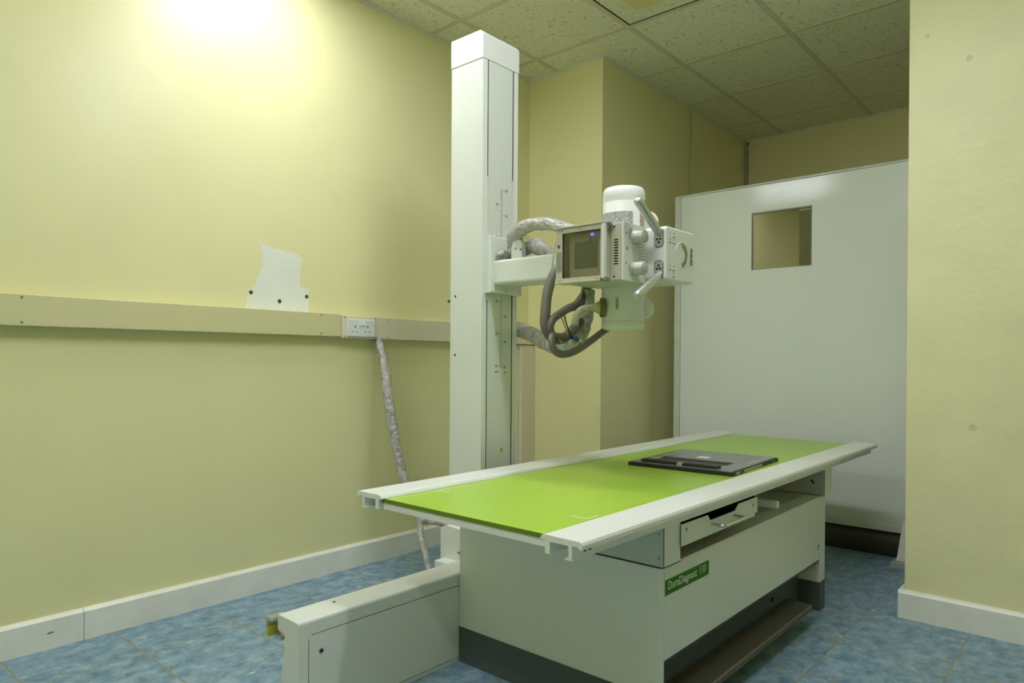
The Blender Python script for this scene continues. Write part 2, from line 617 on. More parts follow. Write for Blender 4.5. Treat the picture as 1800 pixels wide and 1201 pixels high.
def text_mesh(name, body, size, matrix, material, parent, extrude=0.0003, offset=0.0, align='LEFT', sx=1.0):
    cu = bpy.data.curves.new(name, 'FONT')
    cu.body = body
    cu.size = size
    cu.extrude = extrude
    cu.offset = offset
    cu.align_x = align
    cu.resolution_u = 4
    t = bpy.data.objects.new(name + '_src', cu)
    COL.objects.link(t)
    dg = bpy.context.evaluated_depsgraph_get()
    me = bpy.data.meshes.new_from_object(t.evaluated_get(dg))
    bpy.data.objects.remove(t)
    bpy.data.curves.remove(cu)
    me.transform(Matrix.Diagonal((sx, 1, 1, 1)))
    me.transform(matrix)
    root = parent
    while root.parent:
        root = root.parent
    me.transform(Matrix.Translation(-ORG.get(root.name, Vector((0, 0, 0)))))
    me.materials.clear()
    me.materials.append(material)
    o = bpy.data.objects.new(name, me)
    COL.objects.link(o)
    o.parent = parent
    return o

def frame(origin, xdir, ydir):
    x, y = Vector(xdir).normalized(), Vector(ydir).normalized()
    z = x.cross(y)
    M = Matrix.Identity(4)
    for i in range(3):
        M[i][0], M[i][1], M[i][2], M[i][3] = x[i], y[i], z[i], origin[i]
    return M

# ------------------------------------------------------------------ the room shell
YW, ZC, XP, YP, XB = 2.698, 2.677, 3.241, 2.169, 5.209
XN, YN = -1.7, -1.9
struct(MB().box((XN, YN, -0.06), (XB, YW, 0)), 'floor', M_floor)
struct(MB().box((XN, YN, ZC), (XB, YW, ZC + 0.06)), 'ceiling', M_ceil)
wall_left = struct(MB().box((XN, YW, 0), (XP + 0.02, YW + 0.12, ZC)), 'wall_left', M_wall)
struct(MB().box((XP, YP, 0), (XB, YW + 0.12, ZC)), 'wall_pier', M_wall)
struct(MB().box((XB, YN, 0), (XB + 0.12, YW, ZC)), 'wall_back', M_wall)
struct(MB().box((XN - 0.12, YN, 0), (XN, YW, ZC)), 'wall_front', M_wall)
struct(MB().box((XN, YN - 0.12, 0), (XB, YN, ZC)), 'wall_far_right', M_wall)
struct(MB().box((3.0, YN, 0), (3.17, 0.61, ZC), 0.004), 'wall_right', M_rough_wall)

# skirting boards
def skirt(poly, axis, a, b, name):
    return struct(MB().prism(poly, axis, a, b), name, M_skirt)
sk = [(2.698, 0), (2.678, 0), (2.678, 0.097), (2.690, 0.106), (2.698, 0.107)]
b1 = skirt(sk, 0, XN, 0.8265, 'baseboard_left')
b2 = skirt(sk, 0, 0.8285, XP, 'baseboard_left.001')
sr = [(3.0, 0), (2.984, 0), (2.982, 0.096), (2.990, 0.105), (3.0, 0.108)]
bm_ = MB()
bm_.prism([(x, z) for x, z in sr], 1, YN, 0.628)
bm_.box((2.99, 0.612, 0), (3.17, 0.630, 0.104))
struct(bm_, 'baseboard_right', M_skirt)

# ceiling grid: T bars on a 600 mm module, and the wall angle
tb = MB()
gx, gy, hw, zt = 2.443, 2.485, 0.012, ZC - 0.003
xs = [gx + 0.6 * k for k in range(-7, 5)]
ys = [gy - 0.6 * k for k in range(0, 8)]
for x in xs:
    y1 = YW if x < XP else YP
    if XN < x < XB:
        tb.box((x - hw, YN, zt), (x + hw, y1, ZC + 0.001))
for y in ys:
    x1 = XB if y < YP else XP
    tb.box((XN, y - hw * 1.15, zt - 0.0006), (x1, y + hw * 1.15, ZC + 0.001))
M_tbar = mat('ceiling_grid_bar', (0.70, 0.67, 0.50), 0.5)
struct(tb, 'trim_1', M_tbar)
ta = MB()
M_angle = mat('wall_angle_white', (0.72, 0.73, 0.60), 0.45)
w = 0.018
for lo, hi in (((XN, YW - 0.003), (XP, YW)), ((XP - 0.003, YP - 0.003), (XP, YW)), ((XP, YP - 0.003), (XB, YP)), ((XB - 0.003, YN), (XB, YP))):
    ta.box((lo[0], lo[1], ZC - w), (hi[0], hi[1], ZC))
struct(ta, 'trim_2', M_angle)

# bare plaster patch with wall plugs, left where a fitting was taken off the wall
patch = [(1.477, 1.469), (1.489, 1.468), (1.497, 1.455), (1.52, 1.452), (1.544, 1.447), (1.571, 1.445), (1.598, 1.437), (1.620, 1.440), (1.640, 1.436), (1.658, 1.433),
         (1.676, 1.424), (1.688, 1.412), (1.681, 1.395), (1.677, 1.375), (1.672, 1.345), (1.673, 1.320), (1.676, 1.300), (1.690, 1.291), (1.719, 1.288), (1.717, 1.25), (1.719, 1.20), (1.719, 1.165),
         (1.42, 1.165), (1.424, 1.20), (1.430, 1.235), (1.436, 1.262), (1.455, 1.282), (1.465, 1.290), (1.470, 1.315), (1.482, 1.325), (1.486, 1.350), (1.497, 1.365), (1.496, 1.400), (1.500, 1.43), (1.484, 1.449)]
rag = []
for i, p in enumerate(patch):
    q = patch[(i + 1) % len(patch)]
    for k in range(4):
        t = k / 4
        j = 0 if k == 0 else 0.004
        rag.append((p[0] * (1 - t) + q[0] * t + random.uniform(-j, j), p[1] * (1 - t) + q[1] * t + random.uniform(-j, j)))
MB().prism(rag, 1, YW - 0.0006, YW + 0.002).build('plaster_patch', M_patch, wall_left)
MB().box((2.572, YW - 0.0006, 1.255), (2.60, YW + 0.002, 1.335)).build('plaster_patch', M_patch, wall_left)
for x, z in ((1.445, 1.251), (1.575, 1.223), (1.707, 1.252), (2.574, 1.289)):
    h = MB()
    h.ring((x, YW - 0.0022, z), (x, YW + 0.004, z), [(0, 0.0075), (0.0005, 0.0085), (0.004, 0.0085)], 18)
    h.ring((x, YW - 0.0012, z), (x, YW, z), [(0, 0), (0, 0.0082), (0.001, 0.0082)], 18)
    h.build('wall_plug', M_plug, wall_left)

# ------------------------------------------------------------------ ceiling lamps
def ceiling_lamp(x, y, m, label, hx=0.055, hy=0.60, drop=0.006):
    t = thing('ceiling_light', label, 'ceiling light', (x, y, ZC - 0.012), 'ceiling lights of the room')
    fr = MB()
    z0, z1, e = ZC - 0.008, ZC + 0.001, 0.02
    fr.box((x - hx - e, y - hy - e, z0), (x - hx, y + hy + e, z1)).box((x + hx, y - hy - e, z0), (x + hx + e, y + hy + e, z1))
    fr.box((x - hx, y - hy - e, z0), (x + hx, y - hy, z1)).box((x - hx, y + hy, z0), (x + hx, y + hy + e, z1))
    fr.build('frame', M_white2, t)
    MB().box((x - hx, y - hy, ZC - drop), (x + hx, y + hy, ZC - 0.002)).build('diffuser', m, t)
    return t
ceiling_lamp(1.45, 2.185, M_lampA, 'lit fluorescent ceiling panel close to the left wall', 0.14, 0.29)
ceiling_lamp(1.543, 0.70, M_lampB, 'lit narrow fluorescent ceiling strip over the near side of the table', 0.06, 0.6)

ceiling_lamp(-0.257, 0.95, M_lampD, 'lit fluorescent ceiling strip over the near left part of the room', 0.06, 0.6, 0.05)
ceiling_lamp(4.25, -0.45, M_lampC, 'weak fluorescent ceiling strip behind the right-hand wall', 0.06, 0.6, 0.035)

lt = thing('ceiling_light', 'unlit yellowed lens set in a ceiling tile at the top edge', 'ceiling light', (2.743, 1.585, ZC - 0.004), 'ceiling lights of the room')
MB().prism(rrect(2.575, 1.42, 2.925, 1.765, 0.05), 2, ZC - 0.006, ZC + 0.001, 0.003).build('lens', M_lens, lt)

g0, g1, h0, h1 = 2.443 + 0.0118, 3.043 - 0.0118, 1.285 + 0.0136, 1.885 - 0.0136
MB().box((g1 - 0.006, h0, ZC - 0.0012), (g1 + 0.0003, h1, ZC + 0.001)).build('tile_gap_shadow', M_hole, lt)  # black strips stand in for the shadow in the tile gap
MB().box((g0, h1 - 0.006, ZC - 0.0012), (g1, h1 + 0.0003, ZC + 0.001)).build('tile_gap_shadow', M_hole, lt)

# ------------------------------------------------------------------ trunking along the left wall
def screw(mb, p, d, r=0.0045):
    p, d = Vector(p), Vector(d).normalized()
    mb.ring(p - d * 0.001, p + d * 0.0016, [(0, r), (0.0018, r), (0.0026, r * 0.6), (0.0026, 0)], 12)

YT = 2.645
t = thing('cable_trunking', 'long olive cream cable trunking fixed along the wall left of the socket', 'trunking', (1.0, YW, 1.13), 'cable trunking along the walls')
MB().box((XN, YT, 1.078), (1.8535, YW, 1.181), 0.003).build('cover', M_trunk_green, t)
for x in (0.635, 1.749):
    for z in (1.090, 1.171):
        s = MB()
        screw(s, (x, YT, z), (0, -1, 0))
        s.build('screw', M_steel, t)
t = thing('cable_trunking', 'cream cable trunking between the socket and the white column', 'trunking', (2.6, YW, 1.12), 'cable trunking along the walls')
c = MB()
c.prism([(2.0530, 1.0835), (2.072, 1.083), (2.088, 1.0725), (3.2405, 1.0695), (3.2405, 1.1755), (2.0530, 1.1755)], 1, YT, YW, 0.002)
c.build('cover', M_trunk, t)
MB().box((2.0535, YT + 0.004, 1.071), (2.086, YW - 0.002, 1.082)).build('cable_opening', M_hole, t)
for x, z in ((2.12, 1.164), (2.117, 1.081), (2.9, 1.164), (2.9, 1.081)):
    s = MB()
    screw(s, (x, YT, z), (0, -1, 0), 0.0035)
    s.build('screw', M_steel, t)
t = thing('cable_trunking', 'vertical cream cable trunking dropping down the corner behind the column', 'trunking', (3.19, YW, 0), 'cable trunking along the walls')
MB().box((3.10, 2.662, 0.0), (3.239, YW - 0.0005, 1.068), 0.002).build('back_box', M_trunk, t)
MB().box((3.118, 2.641, 0.0), (3.2395, 2.664, 1.060), 0.003).build('cover', M_trunk, t)
for x, z in ((3.135, 1.05), (3.225, 1.05), (3.228, 0.80)):
    s = MB()
    screw(s, (x, 2.641, z), (0, -1, 0), 0.0035)
    s.build('screw', M_steel, t)
s = MB()
screw(s, (3.112, 2.662, 1.045), (0, -1, 0), 0.004)
s.build('screw', M_dark, t)

# double socket outlet
t = thing('wall_socket', 'white double switched socket outlet set in the wall trunking', 'socket', (1.954, YT, 1.07))
MB().box((1.8545, 2.6405, 1.0715), (2.0520, YW - 0.001, 1.1745), 0.002).build('mounting_box', M_trunk, t)
fp = MB()
fp.prism(rrect(1.879, 1.0795, 2.0325, 1.1605, 0.004), 1, 2.631, 2.641, 0.0035)
fp.build('faceplate', M_socket, t)
for x in (1.9475, 1.9665):
    k = MB()
    k.prism([(2.6312, 1.130), (2.6262, 1.1325), (2.6285, 1.1515), (2.6312, 1.153)], 0, x - 0.007, x + 0.007, 0.0006)
    k.build('rocker_switch', M_white2, t)
hs = MB()
for cx in (1.9195, 1.9900):
    hs.box((cx - 0.0022, 2.6302, 1.121), (cx + 0.0022, 2.632, 1.131))
    for dx in (-0.0115, 0.0115):
        hs.box((cx + dx - 0.0036, 2.6302, 1.1015), (cx + dx + 0.0036, 2.632, 1.1048))
build_each(hs, 'pin_slot', M_hole, t)
for x in (1.867, 2.0415):
    for z in (1.078, 1.168):
        s = MB()
        screw(s, (x, 2.6405, z), (0, -1, 0), 0.0042)
        s.build('screw', M_steel, t)

# wrapped power lead from the trunking to the floor behind the table
t = thing('power_cable', 'grey plastic-wrapped power cable hanging from the socket trunking', 'cable', (2.07, 2.62, 1.07))
MB().tube([(2.073, 2.664, 1.100), (2.072, 2.652, 1.06), (2.05, 2.585, 0.955), (2.02, 2.52, 0.826), (2.005, 2.47, 0.70), (2.000, 2.42, 0.552), (1.995, 2.36, 0.432), (1.975, 2.27, 0.345), (1.940, 2.205, 0.305)],
          [0.017, 0.019, 0.020, 0.023, 0.022, 0.020, 0.018, 0.019, 0.017], 28, 0.0035, 0.22, 55).build('wrapped_sheath', M_wrap, t)
MB().tube([(1.945, 2.21, 0.300), (1.922, 2.18, 0.288), (1.903, 2.15, 0.246), (1.88, 2.10, 0.195), (1.87, 2.06, 0.12), (1.88, 2.03, 0.02)],
          [0.016, 0.013, 0.014, 0.012, 0.011, 0.011], 16, 0.006, 0.14, 40).build('lower_tail', M_wrap, t)
MB().tube([(1.940, 2.20, 0.302), (1.955, 2.16, 0.302), (1.975, 2.10, 0.297), (1.99, 2.04, 0.294), (2.01, 1.96, 0.29)],
          [0.017, 0.014, 0.012, 0.010, 0.010], 16, 0.006, 0.14, 40).build('side_branch', M_wrap, t)

# ------------------------------------------------------------------ floor rail of the tube stand
t = thing('floor_rail', 'low white floor beam running behind the green table', 'floor rail', (0.995, 1.655, 0))
XL, XR, YF = 0.995, 2.95, 1.603
prof = [(YF, 0.0), (YF, 0.279), (YF + 0.002, 0.2835), (YF + 0.007, 0.286), (1.703, 0.286), (1.7055, 0.283), (1.7055, 0.247), (1.703, 0.243), (1.674, 0.240), (1.670, 0.236), (1.670, 0.20), (1.676, 0.17), (1.688, 0.12), (1.70, 0.0)]
MB().prism(prof, 0, XL, XR, 0.0015).build('beam', M_white, t)
pn = MB().box((1.0275, YF - 0.0016, 0.014), (XR, YF + 0.001, 0.2445), 0.0008).build('side_panel', M_white, t)
sm = MB()
sm.box((1.034, YF - 0.0012, 0.2444), (XR, YF, 0.2460)).box((1.0258, YF - 0.0004, 0.02), (1.0274, YF, 0.2335)).box((1.03, YF - 0.0008, 0.0128), (XR, YF, 0.0140))
sm.build('panel_seam', M_kick, t)
h = MB()
h.ring((1.064, YF - 0.0022, 0.195), (1.064, YF, 0.195), [(0, 0.004), (0, 0.0075), (0.002, 0.008)], 20)
h.build('bolt', M_steel, t)
MB().cyl((1.064, YF - 0.0021, 0.195), (1.064, YF, 0.195), 0.0055, seg=18).build('bolt_socket', M_hole, t)
MB().cyl((1.153, 1.673, 0.2862), (1.153, 1.673, 0.280), 0.005, seg=18).build('top_hole', M_hole, t)
ch = MB()
ch.prism([(1.7056, 0.278), (1.735, 0.278), (1.735, 0.252), (1.729, 0.252), (1.729, 0.270), (1.7056, 0.270)], 0, XL - 0.018, XL + 0.03)
ch.prism([(1.7056, 0.232), (1.722, 0.232), (1.722, 0.222), (1.68, 0.222), (1.68, 0.232)], 0, XL - 0.004, XL + 0.03)
ch.build('guide_channel', M_alu, t)
MB().box((XL - 0.016, 1.724, 0.224), (XL + 0.02, 1.735, 0.2518)).build('end_cap', M_yellowtag, t)

# ------------------------------------------------------------------ examination table
X0, X1, YB0, YB1 = 1.582, 2.905, 0.872, 1.600
T = thing('xray_table', 'white X-ray examination table with a lime green top', 'table', (2.25, 1.24, 0))
ZS = 0.449
MB().box((X0, YB0, 0.113), (X0 + 0.022, YB1, ZS), 0.002).build('end_panel', M_white, T)
ep = MB()
ep.prism([(X1 - 0.060, 0.113), (X1, 0.113), (X1, ZS), (X1 - 0.060, ZS)], 1, YB0, YB0 + 0.11, 0.002)
ep.box((X1 - 0.022, YB0 + 0.10, 0.113), (X1, YB1, ZS))
ep.build('end_panel', M_white, T)
MB().box((X0 + 0.022, YB1 - 0.02, 0.05), (X1 - 0.022, YB1, ZS)).build('back_panel', M_white, T)
fpn = MB()
fpn.prism([(YB0 + 0.001, 0.206), (YB0 + 0.001, ZS - 0.004), (YB0 + 0.004, ZS), (YB0 + 0.06, ZS), (YB0 + 0.06, ZS - 0.01), (YB0 + 0.02, ZS - 0.01), (YB0 + 0.02, 0.206)], 0, X0 + 0.0235, X1 - 0.0605)
front = fpn.build('front_panel', M_white, T)
MB().prism([(YB0 + 0.0015, 0.2058), (YB0 + 0.02, 0.2058), (YB0 + 0.03, 0.190), (YB0 + 0.010, 0.190)], 0, X0 + 0.0235, X1 - 0.0605).build('lower_edge', M_kick, front)
MB().box((X0 + 0.022, YB0 + 0.058, ZS - 0.012), (X1 - 0.03, YB1 - 0.02, ZS - 0.001)).build('inner_shelf', M_beige, T)
k = MB()
k.box((X0 - 0.0004, YB0 - 0.0004, 0), (X0 + 0.022, YB1, 0.1128))
k.build('plinth', M_kick, T)
k = MB()
k.box((X1 - 0.060, YB0 - 0.0004, 0), (X1 + 0.0004, YB0 + 0.11, 0.1128), 0.001)
k.build('plinth', M_kick, T)
rp = MB().box((X0 + 0.022, 0.955, 0.0), (X1 - 0.06, 0.965, 0.24)).build('recess_panel', M_kick, T)
s = MB()
for z in (0.06, 0.12, 0.17):
    s.cyl((X1 - 0.075, 0.953, z), (X1 - 0.075, 0.957, z), 0.003, seg=10)
build_each(s, 'rivet', M_steel, rp)
tr = MB().prism([(0.838, 0.066), (0.838, 0.082), (0.842, 0.086), (0.930, 0.090), (0.930, 0.082), (0.850, 0.076), (0.846, 0.066)], 0, X0 + 0.035, 2.648).build('foot_treadle', M_treadle, T)
MB().box((X0 + 0.035, 0.8375, 0.0815), (2.648, 0.8400, 0.0850)).build('worn_edge', M_edge, tr)
MB().box((2.562, 0.950, 0.092), (2.565, 0.957, 0.108)).build('hinge_pin', M_hole, tr)

# cross brackets under the top
for x0, x1 in ((1.577, 1.669), (2.858, 2.955)):
    b = MB().box((x0 + 0.0012, 0.862, 0.4535), (x1, 1.585, 0.5675), 0.0015).build('bracket', M_white, T)
    MB().box((x0, 0.8625, 0.4545), (x0 + 0.0015, 1.58, 0.5670)).build('side_plate', M_bracket, b)
    MB().box((x0 + 0.0002, 0.8615, 0.4525), (x0 + 0.004, 0.8632, 0.5675)).build('seam', M_kick, b)
    s = MB()
    for z in (0.477, 0.537):
        s.ring((x0 - 0.0008, 0.875, z), (x0 + 0.001, 0.875, z), [(0, 0.0025), (0, 0.004), (0.0015, 0.0048)], 14)
    build_each(s, 'screw', M_steel, b)
s = MB()
for y, z in ((0.903, 0.541), (0.909, 0.507), (0.904, 0.500), (1.02, 0.50)):
    s.cyl((2.8572, y, z), (2.860, y, z), 0.004, seg=12)
build_each(s, 'bracket_hole', M_hole, T)
MB().box((1.5775, 0.8622, 0.4518), (1.670, 1.585, 0.4536)).build('bracket_gap', M_hole, T)

# side rails: an extruded profile with an open T slot
def rail(yo, s, xa, xb):
    def q(d, z):
        return (yo + s * d, z)
    P = [q(0.0, 0.589), q(0.0, 0.598), q(0.003, 0.604), q(0.009, 0.606), q(0.098, 0.6065), q(0.106, 0.604), q(0.112, 0.5965), q(0.108, 0.594), q(0.0985, 0.594),
         q(0.0985, 0.566), q(0.0845, 0.566), q(0.0845, 0.592), q(0.036, 0.592), q(0.036, 0.567), q(0.045, 0.565), q(0.045, 0.5615), q(0.026, 0.5615), q(0.026, 0.593), q(0.015, 0.594), q(0.007, 0.589)]
    r = MB().prism(P, 0, xa, xb, 0.0006, 1).build('side_rail', M_railw, T)
    return r
rl = rail(0.823, 1, 1.167, 3.482)
hl = MB()
for x in (1.213, 1.231):
    hl.ring((x, 0.8475, 0.5795), (x, 0.850, 0.5795), [(0, 0.0025), (0, 0.0058), (0.002, 0.0062)], 16)
build_each(hl, 'bolt', M_dark, rl)
rail(1.622, -1, 1.192, 3.512)

tt = MB().box((1.204, 0.9245, 0.5845), (3.500, 1.5205, 0.5955), 0.0006).build('table_top', M_green, T)
MB().box((1.2030, 0.9240, 0.5842), (1.2045, 1.5210, 0.5948)).build('end_strip', M_green_edge, tt, 'darker green strip along the end')  # end edge of the top drawn in a darker green
MB().box((1.206, 0.925, 0.566), (3.498, 1.520, 0.5845)).build('top_frame', M_railw, T)
mk = MB()
for sy, yc in ((1, 0.965), (-1, 1.497)):
    mk.box((1.386, min(yc, yc + sy * 0.05), 0.5950), (1.389, max(yc, yc + sy * 0.05), 0.5958)).box((1.386, yc - 0.0015, 0.5950), (1.436, yc + 0.0015, 0.5958))
    mk.box((3.30, min(yc, yc + sy * 0.05), 0.5950), (3.303, max(yc, yc + sy * 0.05), 0.5958)).box((3.253, yc - 0.0015, 0.5950), (3.303, yc + 0.0015, 0.5958))
build_each(mk, 'corner_mark', M_text_w, T)

# image tray drawer under the near rail
dr = MB()
dp = [(1.663, 0.4925), (2.150, 0.4925), (2.150, 0.502), (2.170, 0.502), (2.170, 0.5500), (2.026, 0.5500), (2.000, 0.5330), (1.832, 0.5330), (1.818, 0.5500), (1.663, 0.5505)]
dr.prism(dp, 1, 0.856, 0.8585)
D = dr.build('drawer', M_white, T)
tray = MB()
tray.box((1.674, 0.8585, 0.4945), (2.155, 1.30, 0.4985)).box((1.674, 1.28, 0.4945), (2.155, 1.30, 0.565))
tray.box((2.150, 0.8585, 0.4945), (2.155, 1.30, 0.560)).box((1.674, 0.90, 0.561), (2.155, 1.30, 0.5665))
tray.build('tray', M_dark, D)
hd = MB()
hx0, hx1, hz, hy = 1.838, 1.986, 0.5215, 0.818
hd.tube([(hx0, 0.857, hz), (hx0, 0.840, hz), (hx0 + 0.001, hy + 0.006, hz), (hx0 + 0.006, hy + 0.001, hz), (hx0 + 0.02, hy, hz), (hx1 - 0.02, hy, hz), (hx1 - 0.006, hy + 0.001, hz), (hx1 - 0.001, hy + 0.006, hz), (hx1, 0.840, hz), (hx1, 0.857, hz)], 0.0046, 14, 0.003)
hd.build('handle', M_chrome, D, 'bent chrome bar handle')
s = MB()
for x, z in ((1.69, 0.533), (2.135, 0.529)):
    s.box((x - 0.0018, 0.8552, z - 0.004), (x + 0.0018, 0.8565, z + 0.004))
build_each(s, 'slot', M_hole, D)
MB().cyl((2.334, 1.25, 0.500), (2.334, 0.850, 0.500), 0.0135, 0.004).build('brake_lever', M_white2, T)

# makers' label on the front panel
L = MB().box((1.607, YB0 - 0.0002, 0.3725), (1.8595, YB0 + 0.0015, 0.4125)).build('name_label', M_label, T, 'green name label on the front panel')
text_mesh('lettering', 'DuraDiagnost', 0.0312, frame((1.621, YB0 - 0.0004, 0.3855), (1, 0, 0), (0, 0, 1)), M_text_w, L, 0.0002, 0.0, sx=0.925)
text_mesh('lettering', 'F30', 0.0312, frame((1.8010, YB0 - 0.0004, 0.3855), (1, 0, 0), (0, 0, 1)), M_text_w, L, 0.0002, -0.0006, sx=0.90)
s = MB()
s.box((2.818, YB0 - 0.0002, 0.246), (2.821, YB0 + 0.002, 0.262)).box((2.829, YB0 - 0.0002, 0.258), (2.839, YB0 + 0.002, 0.261))
build_each(s, 'panel_catch', M_hole, T)

# ------------------------------------------------------------------ image cassette lying on the table
cc = Vector((2.442, 1.164, 0.5956))
ang = math.radians(2.6)
t = thing('xray_cassette', 'flat black X-ray cassette with a folding handle lying on the green table', 'cassette', tuple(cc))
LX, LY = 0.234, 0.196
def place(o):
    o.data.transform(Matrix.Translation(cc - ORG[t.name]) @ Matrix.Rotation(ang, 4, 'Z'))
    return o
def part(mb, name, m_, parent):
    me = bpy.data.meshes.new(name)
    mb.bm.to_mesh(me)
    mb.bm.free()
    me.materials.append(m_)
    me.transform(Matrix.Rotation(ang, 4, 'Z'))
    o = bpy.data.objects.new(name, me)
    COL.objects.link(o)
    o.parent = parent
    return o
fr = MB()
SX0, SX1, SY0, SY1 = -0.108, -0.026, -0.125, 0.150
fr.box((-LX, -LY, 0), (LX, LY, 0.0125), 0.0012)
part(fr, 'frame', M_dark, t)
lid = MB()
e = 0.006
lid.box((-LX + e, -LY + e, 0.0120), (SX0, LY - e, 0.0150), 0.0006).box((SX1, -LY + e, 0.0120), (LX - e, LY - e, 0.0150), 0.0006)
lid.box((SX0, -LY + e, 0.0120), (SX1, SY0, 0.0150)).box((SX0, SY1, 0.0120), (SX1, LY - e, 0.0150))
lid_o = part(lid, 'lid', M_cass, t)
tp = MB()
for a, b in (((-0.02, -LY + 0.022), (LX - 0.022, -LY + 0.040)), ((-0.02, LY - 0.040), (LX - 0.022, LY - 0.022)), ((LX - 0.040, -LY + 0.04), (LX - 0.022, LY - 0.04)), ((-LX + 0.10, LY - 0.055), (-0.06, LY - 0.03))):
    tp.box((a[0], a[1], 0.0148), (b[0], b[1], 0.0153))
part(tp, 'border_tape', M_tape, t)
part(MB().box((0.02, 0.0, 0.0148), (0.062, 0.045, 0.0154)), 'paper_label', M_text_w, t)
hb = MB()
hb.box((-0.204, -0.128, 0.0152), (-0.162, 0.160, 0.0225), 0.002)
hbo = part(hb, 'handle', M_dark, t)
part(MB().box((-0.206, -0.002, 0.0135), (-0.184, 0.018, 0.0235), 0.001), 'latch', M_alu, hbo)
ed = MB()
for x0, x1 in ((-LX + 0.030, -LX + 0.062), (-LX + 0.105, -LX + 0.285)):
    ed.box((x0, -LY - 0.0006, 0.0012), (x1, -LY + 0.0012, 0.0118))
part(ed, 'edge_strip', M_tape, t)
ed = MB()
ed.box((LX - 0.075, -LY - 0.0008, 0.0035), (LX - 0.045, -LY + 0.0012, 0.0095))
part(ed, 'edge_marking', mat('olive_mark', (0.14, 0.14, 0.03), 0.5), t)

# ------------------------------------------------------------------ X-ray tube stand
C0 = Vector((1.935, 1.83, 0))
T = thing('xray_tube_stand', 'tall white X-ray tube column with a tube head on a side arm', 'X-ray machine', tuple(C0))
CX0, CX1, CY0, CY1, CZ0, CZ1 = 1.835, 2.032, 1.75, 1.914, 0.16, 2.085
g = 0.014
prof = [(CX0, CY0), (1.8605, CY0), (1.8605, CY0 + g), (1.8665, CY0 + g), (1.8665, CY0 + 0.0008), (2.0005, CY0 + 0.0008), (2.0005, CY0 + g), (2.0075, CY0 + g), (2.0075, CY0), (CX1, CY0), (CX1, CY1), (CX0, CY1)]
MB().prism(prof, 2, CZ0, CZ1 - 0.001).build('column', M_white, T)
sl = MB()
sl.box((1.8605, CY0 + 0.0022, CZ0), (1.8665, CY0 + g, CZ1 - 0.002)).box((2.0005, CY0 + 0.0022, CZ0), (2.0075, CY0 + g, CZ1 - 0.002))
build_each(sl, 'guide_slot', M_hole, T)
bl = MB()
bl.box((1.8614, CY0 + 0.0008, 1.2), (1.8656, CY0 + 0.0075, 1.655)).box((2.0022, CY0 + 0.0008, 1.43), (2.0060, CY0 + 0.0075, 1.665))
build_each(bl, 'slot_belt', M_white, T)
cap = MB()
cap.box((CX0 - 0.002, CY0 - 0.002, CZ1), (CX1 + 0.002, CY1 + 0.002, 2.188), 0.020, 6, lambda c_, e_: c_.z > 2.18 and (c_.y < 1.76 or c_.x > 2.02))
cap.build('top_cap', M_white2, T)
s = MB()
for z in (1.218, 0.996):
    s.ring((CX0 - 0.001, 1.888, z), (CX0 + 0.002, 1.888, z), [(0, 0), (0, 0.004), (0.001, 0.0048), (0.003, 0.0048)], 14)
build_each(s, 'side_screw', M_dark, T)
MB().box((1.8670, CY0 - 0.0002, CZ0), (2.0000, CY0 + 0.004, CZ1 - 0.001)).build('front_panel', M_strip, T)
# foot and carriage
ft = MB()
ft.prism([(1.745, 0.02), (1.745, 0.325), (1.80, 0.350), (1.89, 0.356), (1.925, 0.34), (1.925, 0.02)], 0, 1.800, 2.075, 0.003)
foot = ft.build('foot', M_white2, T)
MB().box((1.752, 1.76, 0.0), (2.12, 1.905, 0.232), 0.003).build('carriage', M_white2, T)
bt = MB()
bt.cyl((1.7995, 1.815, 0.262), (1.795, 1.815, 0.262), 0.004, seg=10).box((1.7985, 1.800, 0.232), (1.7998, 1.808, 0.285)).cyl((1.7995, 1.806, 0.268), (1.79, 1.822, 0.268), 0.0025, seg=8)
bt.build('foot_latch', M_kick, foot)

# height scale printed on the column
sc_ = MB()
YS = CY0 - 0.0006
def zcm(v):
    return 0.952 + (v - 50) * 0.00954
XS = 1.9385
def segs(z0, z1):
    sc_.box((XS - 0.0005, YS, z0), (XS + 0.0005, YS + 0.001, z1))
segs(zcm(80.7), zcm(120))
segs(zcm(50), zcm(78))
def vis(z):
    return z > 1.435 or z < 1.222
for v in range(50, 121):
    z = zcm(v)
    if not vis(z):
        continue
    L_ = 0.016 if v % 10 == 0 else 0.0075
    sc_.box((XS, YS, z - 0.0006), (XS + L_, YS + 0.001, z + 0.0006))
for i in range(20, 48):
    z = zcm(i * 2.54 - 0.4)
    if not vis(z) or z > zcm(120):
        continue
    L_ = 0.016 if i % 5 == 0 else 0.0075
    sc_.box((XS - L_, YS, z - 0.0006), (XS, YS + 0.001, z + 0.0006))
scale_o = sc_.build('height_scale', M_text_g, T)
def ctext(s_, x, z, align='LEFT', size=0.0125):
    text_mesh('numerals', s_, size, frame((x, YS - 0.0002, z - size * 0.35), (1, 0, 0), (0, 0, 1)), M_text_g, scale_o, 0.0002, 0.0003, align, 0.85)
for v in (50, 60, 70, 110, 120):
    ctext(str(v), XS + 0.019, zcm(v))
for i in (20, 25, 30, 40, 45):
    ctext(str(i), XS - 0.019, zcm(i * 2.54 - 0.4), 'RIGHT')
ctext('inch', XS - 0.014, 0.935, 'RIGHT', 0.0115)
ctext('cm', XS + 0.022, 0.932, 'LEFT', 0.0115)
